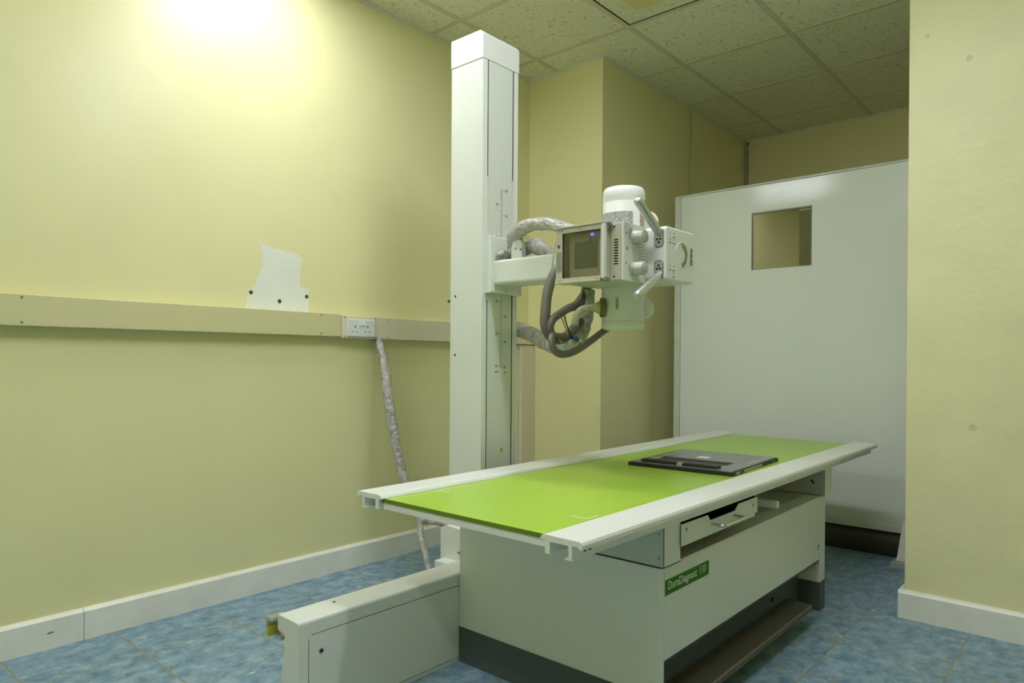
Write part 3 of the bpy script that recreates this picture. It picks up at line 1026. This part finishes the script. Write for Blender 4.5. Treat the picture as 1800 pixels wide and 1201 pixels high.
# electrical warning triangle
wx, wz, r_ = 1.948, 0.6375, 0.0115
tri = MB().prism([(wx - r_, wz - r_ * 0.62), (wx + r_, wz - r_ * 0.62), (wx, wz + r_ * 1.32)], 1, CY0 - 0.0002, CY0 + 0.002).build('warning_sign', M_dark, T, 'yellow warning triangle')
r2_ = r_ * 0.88
MB().prism([(wx - r2_, wz - r_ * 0.54), (wx + r2_, wz - r_ * 0.54), (wx, wz + r_ * 1.16)], 1, CY0 - 0.0005, CY0 + 0.001).build('yellow_field', M_yel, tri)
MB().prism([(wx + 0.001, wz + 0.008), (wx - 0.0025, wz - 0.0005), (wx + 0.0002, wz), (wx - 0.001, wz - 0.0048), (wx + 0.0028, wz + 0.0022), (wx + 0.0004, wz + 0.0018)], 1, CY0 - 0.0008, CY0 + 0.001).build('flash_symbol', M_dark, tri)

# arm carriage plate and arm
pl = MB()
pl.box((1.8485, 1.722, 1.2245), (2.030, 1.7495, 1.4345), 0.006, 3, lambda c_, e_: c_.y < 1.73)
plate = pl.build('arm_plate', M_white, T)
MB().prism([(1.934, 1.238), (1.942, 1.238), (1.938, 1.231)], 1, 1.7214, 1.7225).build('height_pointer', M_text_d, plate)
MB().box((1.868, 1.27, 1.2545), (1.998, 1.7225, 1.3435), 0.010, 4, lambda c_, e_: abs(e_.verts[0].co.y - e_.verts[1].co.y) > 0.1).build('arm', M_white, T)

# tube housing: vertical cylinder in two halves with a middle block
tc_ = Vector((1.938, 1.212))
hs = MB()
def vz(z):
    return (tc_.x, tc_.y, z)
R_ = 0.0685
z0 = 1.078
prof = [(0, 0), (0, 0.056), (0.003, 0.0635), (0.010, 0.0675), (0.022, R_), (0.028, R_), (0.0285, R_ - 0.0005), (0.0293, R_ - 0.0005), (0.030, R_), (0.408, R_), (0.4088, R_ - 0.0004), (0.4102, R_ - 0.0004), (0.412, R_), (0.425, R_), (0.426, R_ + 0.0003),
        (0.440, R_), (0.452, 0.066), (0.458, 0.061), (0.460, 0.05), (0.460, 0)]
hs.ring(vz(z0), vz(z0 + 1), prof, 56)
tube = hs.build('tube_housing', M_white2, T)
mid = MB()
mid.prism(rrect(1.832, 1.072, 2.005, 1.345, 0.030), 2, 1.224, 1.372, 0.006)
mid.build('housing_block', M_white2, T)
hub = MB()
hub.cyl((1.933, 1.30, 1.298), (1.933, 1.45, 1.298), 0.060, 0.006)
hub.build('arm_hub', M_white2, T)
# cable receptacles
view = Vector((0.76, 0.65, 0))
side = Vector((0.65, -0.76, 0))
for z in (1.150, 1.437):
    c0 = Vector((tc_.x, tc_.y, z)) + side * 0.066 - view * 0.012
    if z > 1.3:
        c0 = Vector((tc_.x, tc_.y, z)) + side * 0.084 + view * 0.02
    MB().cyl(tuple(c0), tuple(c0 + view * 0.07), 0.035, 0.008).build('cable_socket', M_white2, tube)
sd = -side
c1 = Vector((tc_.x, tc_.y, 1.150)) + sd * 0.062 - view * 0.02
MB().ring(tuple(c1), tuple(c1 + sd), [(0, 0.0), (0, 0.031), (0.004, 0.032), (0.008, 0.029), (0.010, 0.032), (0.014, 0.032), (0.016, 0.026), (0.016, 0)], 28).build('cable_socket', M_spring, tube)
MB().ring(tuple(c1 + sd * 0.012), tuple(c1 + sd), [(0, 0), (0, 0.020), (0.012, 0.020), (0.016, 0.016), (0.030, 0.0125), (0.034, 0.0105), (0.034, 0)], 24).build('cable_plug', M_cream, tube)
# curved rating plates on the cylinder
def cplate(a0, a1, za, zb, m_, name, rr=R_ + 0.0006):
    b = bmesh.new()
    n = 24
    lo, hi = [], []
    for k in range(n + 1):
        a = math.radians(a0 + (a1 - a0) * k / n)
        x, y = tc_.x + rr * math.cos(a), tc_.y + rr * math.sin(a)
        lo.append(b.verts.new((x, y, za)))
        hi.append(b.verts.new((x, y, zb)))
    for k in range(n):
        b.faces.new((lo[k], lo[k + 1], hi[k + 1], hi[k]))
    x = MB()
    x._merge(b, True)
    return x.build(name, m_, tube)
cplate(140, 237, 1.36, 1.452, M_plate, 'rating_plate')
cplate(259, 283, 1.36, 1.459, M_redplate, 'warning_plate')
cplate(192, 200, 1.142, 1.180, M_barcode, 'barcode_label')
for a, z in ((287, 1.495), (287, 1.103)):
    aa = math.radians(a)
    p = Vector((tc_.x + R_ * math.cos(aa), tc_.y + R_ * math.sin(aa), z))
    d = Vector((math.cos(aa), math.sin(aa), 0))
    MB().cyl(tuple(p - d * 0.001), tuple(p + d * 0.0008), 0.003, seg=10).build('housing_screw', M_steel, tube)

# collimator
co = MB()
co.box((1.7005, 1.0685, 1.2125), (1.866, 1.283, 1.3765), 0.002)
COLL = co.build('collimator', M_beige, T)
kp = MB().box((1.6985, 1.0635, 1.2105), (1.8205, 1.0688, 1.3785), 0.0012).build('knob_panel', M_white, COLL)
for z in (1.3395, 1.2485):
    kb = MB()
    kb.ring((1.762, 1.0637, z), (1.762, 1.0, z), [(0, 0.0215), (0.006, 0.0215), (0.008, 0.0200), (0.032, 0.0192), (0.0345, 0.0175), (0.0345, 0)], 32)
    kb.build('knob', M_knob, COLL)
sk_ = MB()
for z, s_ in ((1.3395, -1), (1.2485, 1)):
    for k in range(11):
        a = math.radians(180 + s_ * (-15 + 7.0 * k) * 1.0)
        p = Vector((1.762 + 0.030 * math.cos(a), 1.0632, z + 0.030 * math.sin(a) * 1.0))
        d = Vector((math.cos(a), 0, math.sin(a)))
        q = p + d * (0.005 if k % 2 else 0.003)
        sk_.tube([p, (p + q) / 2, q], 0.0005, 5, 0.01)
    pts = [Vector((1.762 + 0.0285 * math.cos(math.radians(180 + s_ * (-15 + 70 * k / 8))), 1.0632, z + 0.0285 * math.sin(math.radians(180 + s_ * (-15 + 70 * k / 8))))) for k in range(9)]
    sk_.tube(pts, 0.0006, 5, 0.01)
for z in (1.347, 1.262):
    sk_.prism([(1.712, z), (1.7155, z + 0.004), (1.719, z), (1.7155, z - 0.004)], 1, 1.0631, 1.0638)
for k in range(8):
    a = 2 * math.pi * k / 8
    sk_.tube([(1.720, 1.0633, 1.304), (1.720 + 0.003 * math.cos(a), 1.0633, 1.304 + 0.003 * math.sin(a)), (1.720 + 0.0065 * math.cos(a), 1.0633, 1.304 + 0.0065 * math.sin(a))], 0.0005, 5, 0.01)
for k in range(9):
    z = 1.332 - 0.0085 * k
    sk_.box((1.785, 1.0631, z - 0.0014), (1.797, 1.0637, z + 0.0014)).box((1.801, 1.0631, z - 0.0014), (1.814, 1.0637, z + 0.0014))
build_each(sk_, 'panel_marking', M_text_g, kp, 0.004)
vt = MB()
for k in range(10):
    z = 1.328 - 0.0077 * k
    vt.box((1.6998, 1.0815, z - 0.0017), (1.7015, 1.0945, z + 0.0017))
build_each(vt, 'vent_slot', M_hole, COLL)
s = MB()
for z in (1.367, 1.222):
    s.cyl((1.6995, 1.0945, z), (1.702, 1.0945, z), 0.003, seg=12)
build_each(s, 'case_screw', M_dark, COLL)
# accessory frame with the light-field window
AF = MB()
xf0, xf1 = 1.658, 1.7005
ya, yb, za, zb = 1.104, 1.2785, 1.209, 1.3775
wy0, wy1, wz0, wz1 = 1.118, 1.2535, 1.224, 1.3585
AF.box((xf0, ya, zb - 0.004), (xf1, yb, zb), 0.0008).box((xf0, ya, za), (xf1, yb, za + 0.004), 0.0008)
AF.box((xf0 + 0.006, ya, wz1), (xf1, yb, zb - 0.004)).box((xf0 + 0.003, ya, za + 0.004), (xf1, yb, wz0))
AF.box((xf0 + 0.006, wy1, wz0), (xf1, yb - 0.001, wz1)).box((xf0 + 0.006, ya + 0.006, wz0), (xf1, wy0, wz1))
AFO = AF.build('accessory_frame', M_beige, COLL)
rs = MB()
rs.prism([(xf0 - 0.001, ya - 0.003), (xf0 + 0.012, ya - 0.003), (xf0 + 0.012, ya + 0.006), (xf0 - 0.001, ya + 0.006)], 2, za + 0.006, zb - 0.006, 0.0015)
rs.build('latch_bar', M_white2, COLL)
cl = MB()
cl.tube([(xf0 + 0.012, ya - 0.003, zb - 0.003), (xf0 + 0.028, ya - 0.006, zb - 0.004), (xf0 + 0.036, ya - 0.004, zb - 0.012), (xf0 + 0.037, ya, zb - 0.02)], 0.0045, 8, 0.004)
cl.box((xf0 + 0.0, ya - 0.0045, za - 0.001), (xf0 + 0.03, ya + 0.012, za + 0.010), 0.001)
build_each(cl, 'latch_clip', M_steel, COLL)
s = MB()
for y, z in ((1.255, 1.3665), (1.265, 1.3665), (1.19, 1.3665), (1.112, 1.3665), (1.258, 1.2155), (1.266, 1.2155), (1.19, 1.2155), (1.125, 1.2155), (1.133, 1.2155)):
    s.cyl((xf0 + 0.0022, y, z), (xf0 + 0.008, y, z), 0.0014, seg=8)
build_each(s, 'frame_screw', M_dark, COLL)
MB().box((1.6992, wy0, wz0), (1.7008, wy1, wz1)).build('window_back', M_beige, COLL)
rv = MB()
rv.box((xf0 + 0.0062, wy1 - 0.0006, wz0), (xf1, wy1 + 0.0002, wz1))
rv.box((xf0 + 0.0062, wy0, wz1 - 0.0006), (xf1, wy1, wz1 + 0.0002))
rv.build('window_reveal', M_hole, COLL)
ap = MB()
ap.box((1.6985, 1.150, 1.2535), (1.6994, 1.2345, 1.3335))
M_ap = mat('dark_aperture', (0.085, 0.110, 0.095), 0.2)
apo = ap.build('aperture', M_ap, COLL)
xh = MB()
xh.box((1.6980, 1.1905, 1.2535), (1.6986, 1.1915, 1.3335)).box((1.6980, 1.150, 1.2930), (1.6986, 1.2345, 1.2940))
xh.build('cross_hair', M_kick, apo)
MB().box((xf0 + 0.008, wy0, wz0), (xf0 + 0.0095, wy1, wz1)).build('window_pane', M_pane, COLL)
MB().box((1.676, 1.150, 1.3445), (1.679, 1.162, 1.352)).build('violet_dot', M_violet, COLL)  # small violet dot with its own emission
MB().cyl((1.690, 1.183, 1.345), (1.699, 1.183, 1.345), 0.010, 0.002).build('laser_window', M_beige, COLL)
MB().box((xf0 + 0.0052, 1.2565, 1.243), (xf0 + 0.0062, 1.2755, 1.303)).build('rating_label', M_plate_h, COLL)
rl_ = MB().cyl((xf0 + 0.0052, 1.2675, 1.321), (xf0 + 0.0064, 1.2675, 1.321), 0.0055, seg=20).build('round_label', mat('blue_label', (0.05, 0.10, 0.20), 0.4), COLL)

# control console with its dial opening
cs = MB()
cs.prism(rrect(1.832, 1.218, 2.010, 1.3785, 0.012), 1, 1.000, 1.1435, 0.006, 3)
CON = cs.build('control_console', M_white2, T)
# half-moon recess in the face
rec = MB()
cx_, cz_, ro = 1.9285, 1.3005, 0.0375
arc = [(cx_ + ro * math.cos(math.radians(a)), cz_ + ro * math.sin(math.radians(a))) for a in range(-88, 89, 8)]
inner = [(cx_ + ro * 0.62 * math.cos(math.radians(a)) - 0.002, cz_ + ro * 0.62 * math.sin(math.radians(a))) for a in range(62, -63, -10)]
rec.prism(arc + [(cx_ + 0.0015, cz_ + ro * 0.62)] + inner + [(cx_ + 0.0015, cz_ - ro * 0.62)], 1, 0.9994, 1.004)
rec.build('dial_opening', mat('olive_green_recess', (0.20, 0.26, 0.11), 0.35), CON)  # half-moon filled with one olive green base colour
rim = MB()
rim.tube([(cx_ + (ro + 0.001) * math.cos(math.radians(a)), 0.9995, cz_ + (ro + 0.001) * math.sin(math.radians(a))) for a in range(-95, 181, 12)], 0.0013, 8, 0.01)
rim.build('dial_rim', M_white2, CON)
text_mesh('brand_lettering', 'PHILIPS', 0.0170, frame((1.9850, 0.9992, 1.3290), (0, 0, -1), (1, 0, 0)), M_text_d, CON, 0.0002, 0.0007, sx=0.97)
ic = MB()
def glyph(x, z, tall):
    ic.box((x - 0.006, 0.9993, z - 0.0022), (x + 0.006, 1.0005, z + 0.0012))
    ic.prism([(x - 0.003, z + tall), (x + 0.002, z + tall + 0.0045), (x + 0.002, z + tall - 0.0015)], 1, 0.9993, 1.0005)
for x, z in ((1.8785, 1.3495), (1.8555, 1.331), (1.8785, 1.331), (1.8555, 1.2505), (1.8785, 1.2505), (1.8785, 1.2305)):
    glyph(x, z, 0.010)
ic.build('button_symbols', M_text_g, CON)
# grip handles on their mounting plates
for sgn, zc in ((1, 1.2965 + 0.047), (-1, 1.2965 - 0.047)):
    mp_ = MB()
    mp_.prism(rrect(1.0105, zc - 0.026, 1.0375, zc + 0.026, 0.009), 0, 1.8305, 1.836, 0.001)
    hm = mp_.build('handle_mount', M_silver, CON)
    rg = MB()
    rg.prism(rrect(1.0090, zc - 0.0275, 1.0390, zc + 0.0275, 0.010), 0, 1.8312, 1.8335)
    rg.build('mount_gasket', M_hole, CON)
    bo = MB()
    for dy, dz in ((-0.0055, -0.003), (0.0055, -0.003), (0, -0.0125)):
        bo.ring((1.8300, 1.024 + dy, zc + sgn * dz), (1.8312, 1.024 + dy, zc + sgn * dz), [(0, 0.0018), (0, 0.0036), (0.001, 0.0042)], 12)
        bo.cyl((1.8302, 1.024 + dy, zc + sgn * dz), (1.8312, 1.024 + dy, zc + sgn * dz), 0.0028, seg=10)
    build_each(bo, 'mount_bolt', M_dark, CON)
    p0 = Vector((1.836, 1.024, zc + sgn * 0.014))
    p1 = Vector((1.702, 1.021, 1.2965 + sgn * (0.137 if sgn > 0 else 0.1345)))
    Lr = (p1 - p0).length
    rr = 0.0128
    gp = MB()
    gp.ring(tuple(p0), tuple(p1), [(0, 0), (0, rr * 0.9), (0.004, rr), (Lr - 0.006, rr), (Lr - 0.002, rr * 0.93), (Lr + 0.002, rr * 0.7), (Lr + 0.004, rr * 0.35), (Lr + 0.0045, 0)], 28)
    gp.build('grip_handle', M_silver, CON)

# hoses and wrapped cable bundles fixed to the stand
MB().tube([(1.80, 1.345, 1.300), (1.767, 1.36, 1.262), (1.741, 1.368, 1.203), (1.725, 1.365, 1.138), (1.718, 1.36, 1.088), (1.735, 1.35, 1.052), (1.771, 1.34, 1.046), (1.803, 1.33, 1.063), (1.830, 1.325, 1.085)], 0.0165, 18, 0.006).build('supply_hose', M_hose, T)
MB().tube([(1.945, 1.36, 1.235), (1.935, 1.36, 1.205), (1.900, 1.355, 1.178), (1.867, 1.35, 1.161), (1.815, 1.345, 1.147), (1.770, 1.34, 1.129), (1.730, 1.34, 1.107), (1.718, 1.34, 1.078), (1.736, 1.34, 1.056), (1.788, 1.33, 1.055), (1.830, 1.328, 1.078), (1.868, 1.338, 1.098), (1.900, 1.345, 1.112)],
          [0.017, 0.017, 0.017, 0.015, 0.0135, 0.013, 0.0125, 0.012, 0.0125, 0.014, 0.014, 0.014, 0.014], 18, 0.006).build('supply_hose', M_hose, T)
MB().tube([(1.722, 1.335, 1.060), (1.700, 1.32, 1.030), (1.708, 1.31, 1.005), (1.742, 1.30, 0.998), (1.802, 1.295, 1.013), (1.867, 1.29, 1.042), (1.929, 1.283, 1.075), (1.985, 1.275, 1.1)], [0.011, 0.011, 0.0115, 0.012, 0.012, 0.0115, 0.011, 0.011], 16, 0.006).build('supply_hose', M_hose, T)
MB().tube([(2.105, 1.86, 1.112), (2.110, 1.80, 1.100), (2.095, 1.76, 1.090), (2.050, 1.66, 1.064), (1.980, 1.55, 1.037), (1.916, 1.45, 1.026), (1.889, 1.38, 1.040)], [0.030, 0.031, 0.029, 0.030, 0.027, 0.025, 0.023], 22, 0.006, 0.14, 30).build('wrapped_bundle', M_wrap, T)
MB().tube([(1.905, 1.40, 1.028), (1.889, 1.37, 1.036), (1.888, 1.345, 1.066), (1.905, 1.34, 1.105), (1.922, 1.34, 1.150), (1.937, 1.345, 1.215)], [0.023, 0.024, 0.025, 0.024, 0.021, 0.019], 22, 0.005, 0.16, 34).build('wrapped_bundle', M_wrap2, T)
MB().tube([(1.875, 1.335, 1.400), (1.840, 1.40, 1.425), (1.848, 1.46, 1.443), (1.858, 1.53, 1.449), (1.878, 1.60, 1.443), (1.903, 1.650, 1.422), (1.915, 1.665, 1.393), (1.910, 1.655, 1.372)], [0.018, 0.021, 0.022, 0.023, 0.026, 0.029, 0.026, 0.022], 22, 0.005, 0.13, 34).build('wrapped_hose', M_wrap2, T)
MB().tube([(1.925, 1.625, 1.375), (1.930, 1.59, 1.390), (1.925, 1.555, 1.382), (1.915, 1.52, 1.362), (1.905, 1.48, 1.345)], [0.020, 0.027, 0.028, 0.025, 0.020], 20, 0.005, 0.18, 30).build('wrapped_bundle', M_wrap, T)
cbk = MB()
cbk.prism([(1.598, 1.342), (1.650, 1.342), (1.650, 1.385), (1.642, 1.408), (1.628, 1.418), (1.612, 1.412), (1.598, 1.392)], 0, 1.882, 1.905, 0.003)
clip = cbk.build('cable_clamp', M_white2, T)
s = MB()
for y, z in ((1.628, 1.378), (1.604, 1.374)):
    s.ring((1.8812, y, z), (1.8822, y, z), [(0, 0.001), (0, 0.0035), (0.001, 0.004)], 12)
build_each(s, 'clamp_screw', M_kick, clip)
MB().tube([(1.868, 1.70, 1.36), (1.90, 1.70, 1.368), (1.93, 1.69, 1.36)], [0.010, 0.016, 0.012], 14, 0.004, 0.3, 40).build('film_wrap', M_wrap2, T)
MB().tube([tuple(c1 + sd * 0.040), (1.868, 1.277, 1.150), (1.853, 1.292, 1.149), (1.838, 1.31, 1.142), (1.829, 1.32, 1.120), (1.828, 1.325, 1.096), (1.836, 1.33, 1.072)], [0.0105, 0.0105, 0.0105, 0.011, 0.0115, 0.012, 0.011], 16, 0.004).build('cream_elbow_lead', M_cream, T)
MB().tube([(1.810, 1.352, 1.400), (1.793, 1.37, 1.380), (1.781, 1.378, 1.318), (1.770, 1.378, 1.243), (1.745, 1.37, 1.167), (1.733, 1.352, 1.102), (1.737, 1.338, 1.061), (1.760, 1.325, 1.035)], 0.0028, 8, 0.006).build('thin_lead', M_thin, T)
MB().tube([(1.90, 1.345, 1.222), (1.885, 1.345, 1.180), (1.888, 1.342, 1.150), (1.902, 1.345, 1.160), (1.912, 1.35, 1.185)], 0.0028, 8, 0.005).build('thin_lead', M_thin, T)
MB().tube([(1.742, 1.325, 1.118), (1.757, 1.325, 1.112), (1.768, 1.322, 1.092), (1.782, 1.32, 1.058)], 0.0022, 8, 0.005).build('thin_lead', M_thin, T)
MB().tube([(1.765, 1.32, 1.121), (1.773, 1.318, 1.095), (1.783, 1.312, 1.066), (1.793, 1.31, 1.046)], 0.0022, 8, 0.004).build('cable_tie', M_dark, T)
MB().cyl((1.796, 1.305, 1.053), (1.812, 1.302, 1.046), 0.008, seg=14).build('connector_sleeve', M_blue, T, 'blue connector sleeve')
MB().cyl((1.810, 1.302, 1.048), (1.850, 1.297, 1.028), 0.0068, seg=14).build('connector_body', M_cream, T)

# ------------------------------------------------------------------ mobile radiation screen
XSn = 3.84
T = thing('radiation_screen', 'tall glossy white lead screen with a small window behind the table', 'screen', (3.87, 1.2, 0))
y0, y1, za, zb = 0.30, 2.037, 0.168, 1.965
w0, w1, wz0, wz1 = 1.233, 1.560, 1.4935, 1.8135
pn = MB()
xb_ = XSn + 0.035
ys_ = 1.996
xk = XSn + 0.006
pn.box((xk, y0, za), (xb_, w0, zb)).box((xk, w1, za), (xb_, ys_, zb)).box((xk, w0, za), (xb_, w1, wz0)).box((xk, w0, wz1), (xb_, w1, zb))
# the enamelled front sheet, bent back below the top edge to catch a lamp highlight
gb = bmesh.new()
def spaced(a, b, n):
    return [a + (b - a) * i / n for i in range(n)]
gys = spaced(y0, w0, 34) + spaced(w0, w1, 16) + spaced(w1, ys_, 22) + [ys_]
gzs = spaced(za, wz0, 30) + spaced(wz0, wz1, 14) + spaced(wz1, zb, 26) + [zb]
def sheet(y, z):
    t_ = max(z - 1.815, 0)
    d_ = 0.032 * (t_ * t_ / 0.06 if t_ < 0.03 else t_ - 0.015)
    return XSn + d_ * math.exp(-((y - 1.36) / 0.42) ** 4)
gv = [[gb.verts.new((sheet(y, z), y, z)) for z in gzs] for y in gys]
for i in range(len(gys) - 1):
    for j in range(len(gzs) - 1):
        yc, zc_ = (gys[i] + gys[i + 1]) / 2, (gzs[j] + gzs[j + 1]) / 2
        if w0 < yc < w1 and wz0 < zc_ < wz1:
            continue
        gb.faces.new((gv[i][j], gv[i + 1][j], gv[i + 1][j + 1], gv[i][j + 1]))
bmesh.ops.recalc_face_normals(gb, faces=gb.faces[:])
if sum(f.normal.x for f in gb.faces) > 0:
    bmesh.ops.reverse_faces(gb, faces=gb.faces[:])
pn._merge(gb, True)
PN = pn.build('panel', M_screen, T)
fr = MB()
fr.box((XSn - 0.002, ys_ + 0.001, za - 0.03), (xb_ + 0.002, y1, zb + 0.012), 0.002)
fr.box((XSn - 0.003, y0, zb + 0.001), (xb_ + 0.003, ys_, zb + 0.012), 0.002)
fr.box((XSn - 0.012, y0, 0.136), (xb_ + 0.012, y1, 0.168), 0.003)
fr.build('edge_strip', mat('white_edge_strip', (0.62, 0.66, 0.58), 0.35, var=0.06, vscale=20), T)
jm = MB().box((XSn - 0.0004, ys_ - 0.0012, za), (XSn + 0.002, ys_ + 0.0012, zb)).build('joint', M_text_g, PN)
MB().prism(rrect(w0 - 0.002, wz0 - 0.002, w1 + 0.002, wz1 + 0.002, 0.012), 0, XSn + 0.006, XSn + 0.016).build('window_pane', M_glass, T, 'amber lead glass pane')
wr = MB()
for (a, b, c_, d) in ((w0 - 0.0008, w0 + 0.0035, wz0, wz1), (w1 - 0.0035, w1 + 0.0008, wz0, wz1), (w0, w1, wz0 - 0.0008, wz0 + 0.002), (w0, w1, wz1 - 0.006, wz1 + 0.0008)):
    wr.box((XSn - 0.0008, a, c_), (XSn + 0.02, b, d))
for (cy_, cz2, sy, sz) in ((w0, wz0, 1, 1), (w1, wz0, -1, 1), (w0, wz1, 1, -1), (w1, wz1, -1, -1)):
    rr_ = 0.016
    poly = [(cy_, cz2)] + [(cy_ + sy * rr_ * (1 - math.cos(math.radians(90 * k / 5))), cz2 + sz * rr_ * (1 - math.sin(math.radians(90 * k / 5)))) for k in range(6)]
    wr.prism(poly, 0, XSn - 0.0006, XSn + 0.004)
wr.build('window_bead', mat('grey_window_bead', (0.30, 0.31, 0.25), 0.5), T)
arcp = [(XSn + 0.030 - 0.022 * math.sin(math.pi * k / 10), 0.003 + 0.1335 * k / 10) for k in range(11)]
MB().prism(arcp + [(XSn + 0.036, 0.1365), (XSn + 0.036, 0.003)], 1, y0 + 0.02, y1 - 0.02).build('rubber_skirt', M_skirtdark, T)
ftm = MB()
ftm.prism([(3.705, 0.032), (3.845, 0.032), (3.845, 0.195), (3.832, 0.195)], 1, 0.715, 0.788)
ftm.build('gusset', M_white, T)
MB().box((3.662, 0.66, 0.0), (4.02, 0.805, 0.030), 0.002).build('base_foot', M_speck, T)
MB().box((3.70, 1.93, 0.0), (4.02, 2.03, 0.030), 0.002).build('base_foot', M_speck, T)

# ------------------------------------------------------------------ small things on the walls
t = MB().tube([(4.268, 2.163, 2.66), (4.279, 2.163, 2.62), (4.294, 2.163, 2.54), (4.292, 2.163, 2.46), (4.266, 2.163, 2.286), (4.262, 2.163, 2.2), (4.275, 2.163, 2.10), (4.28, 2.163, 1.6)], 0.0034, 8, 0.03).build('wire', mat('grey_wire', (0.40, 0.39, 0.25), 0.5))
tag(t, 'thin grey wire hanging down the shaded wall from the ceiling', 'wire')
t = thing('conduit', 'narrow grey conduit running down the far corner above the white screen', 'conduit', (XB - 0.02, YP - 0.02, 1.3))
MB().box((XB - 0.028, YP - 0.024, 0.3), (XB - 0.001, YP - 0.001, ZC - 0.02), 0.003).build('channel', mat('grey_conduit', (0.36, 0.36, 0.28), 0.5), t)
MB().cyl((XB - 0.020, YP - 0.026, ZC - 0.034), (XB - 0.020, YP - 0.020, ZC - 0.034), 0.009, seg=12).build('end_hole', M_hole, t)

# stains and knocks of their own shape on the right wall
rw = bpy.data.objects['wall_right']
M_stain = mat('faint_brown_stain', (0.66, 0.62, 0.335), 0.45)
def blob(y, z, r_, m_, x=3.0, sy=1.0, sz=1.0):
    n = 18
    pts = []
    for k in range(n):
        a = 2 * math.pi * k / n
        q = r_ * (1 + 0.08 * math.sin(3 * a + y * 40) + 0.06 * math.sin(5 * a))
        pts.append((y + q * sy * math.cos(a), z + q * sz * math.sin(a)))
    MB().prism(pts, 0, x - 0.0005, x + 0.001).build('stain', m_, rw)
blob(0.416, 2.09, 0.011, M_stain)
blob(0.395, 0.745, 0.013, M_stain)
blob(0.55, 2.21, 0.009, M_stain)

# baseboard chip and paint drips on the floor
fl = bpy.data.objects['floor']
for x, y, r_ in ((0.974, 2.547, 0.008), (0.963, 2.552, 0.005), (1.088, 2.012, 0.009), (0.681, 2.421, 0.005), (3.009, 0.795, 0.007), (2.994, 0.718, 0.008), (2.634, 0.733, 0.007), (2.886, 0.404, 0.007), (2.214, 2.602, 0.009), (1.806, 2.434, 0.010), (2.179, 2.569, 0.007)):
    pts = []
    for k in range(12):
        a = 2 * math.pi * k / 12
        q = r_ * random.uniform(0.6, 1.15)
        pts.append((x + q * math.cos(a) * 1.2, y + q * 0.7 * math.sin(a)))
    MB().prism(pts, 2, -0.001, 0.0012).build('paint_spot', M_spot, fl)
bb = MB()
bb.prism([(0.715, 0.0525), (0.722, 0.051), (0.735, 0.0525), (0.737, 0.057), (0.730, 0.0562), (0.722, 0.0565)], 1, 2.6774, 2.6785)
bb.build('paint_chip', M_kick, b1)
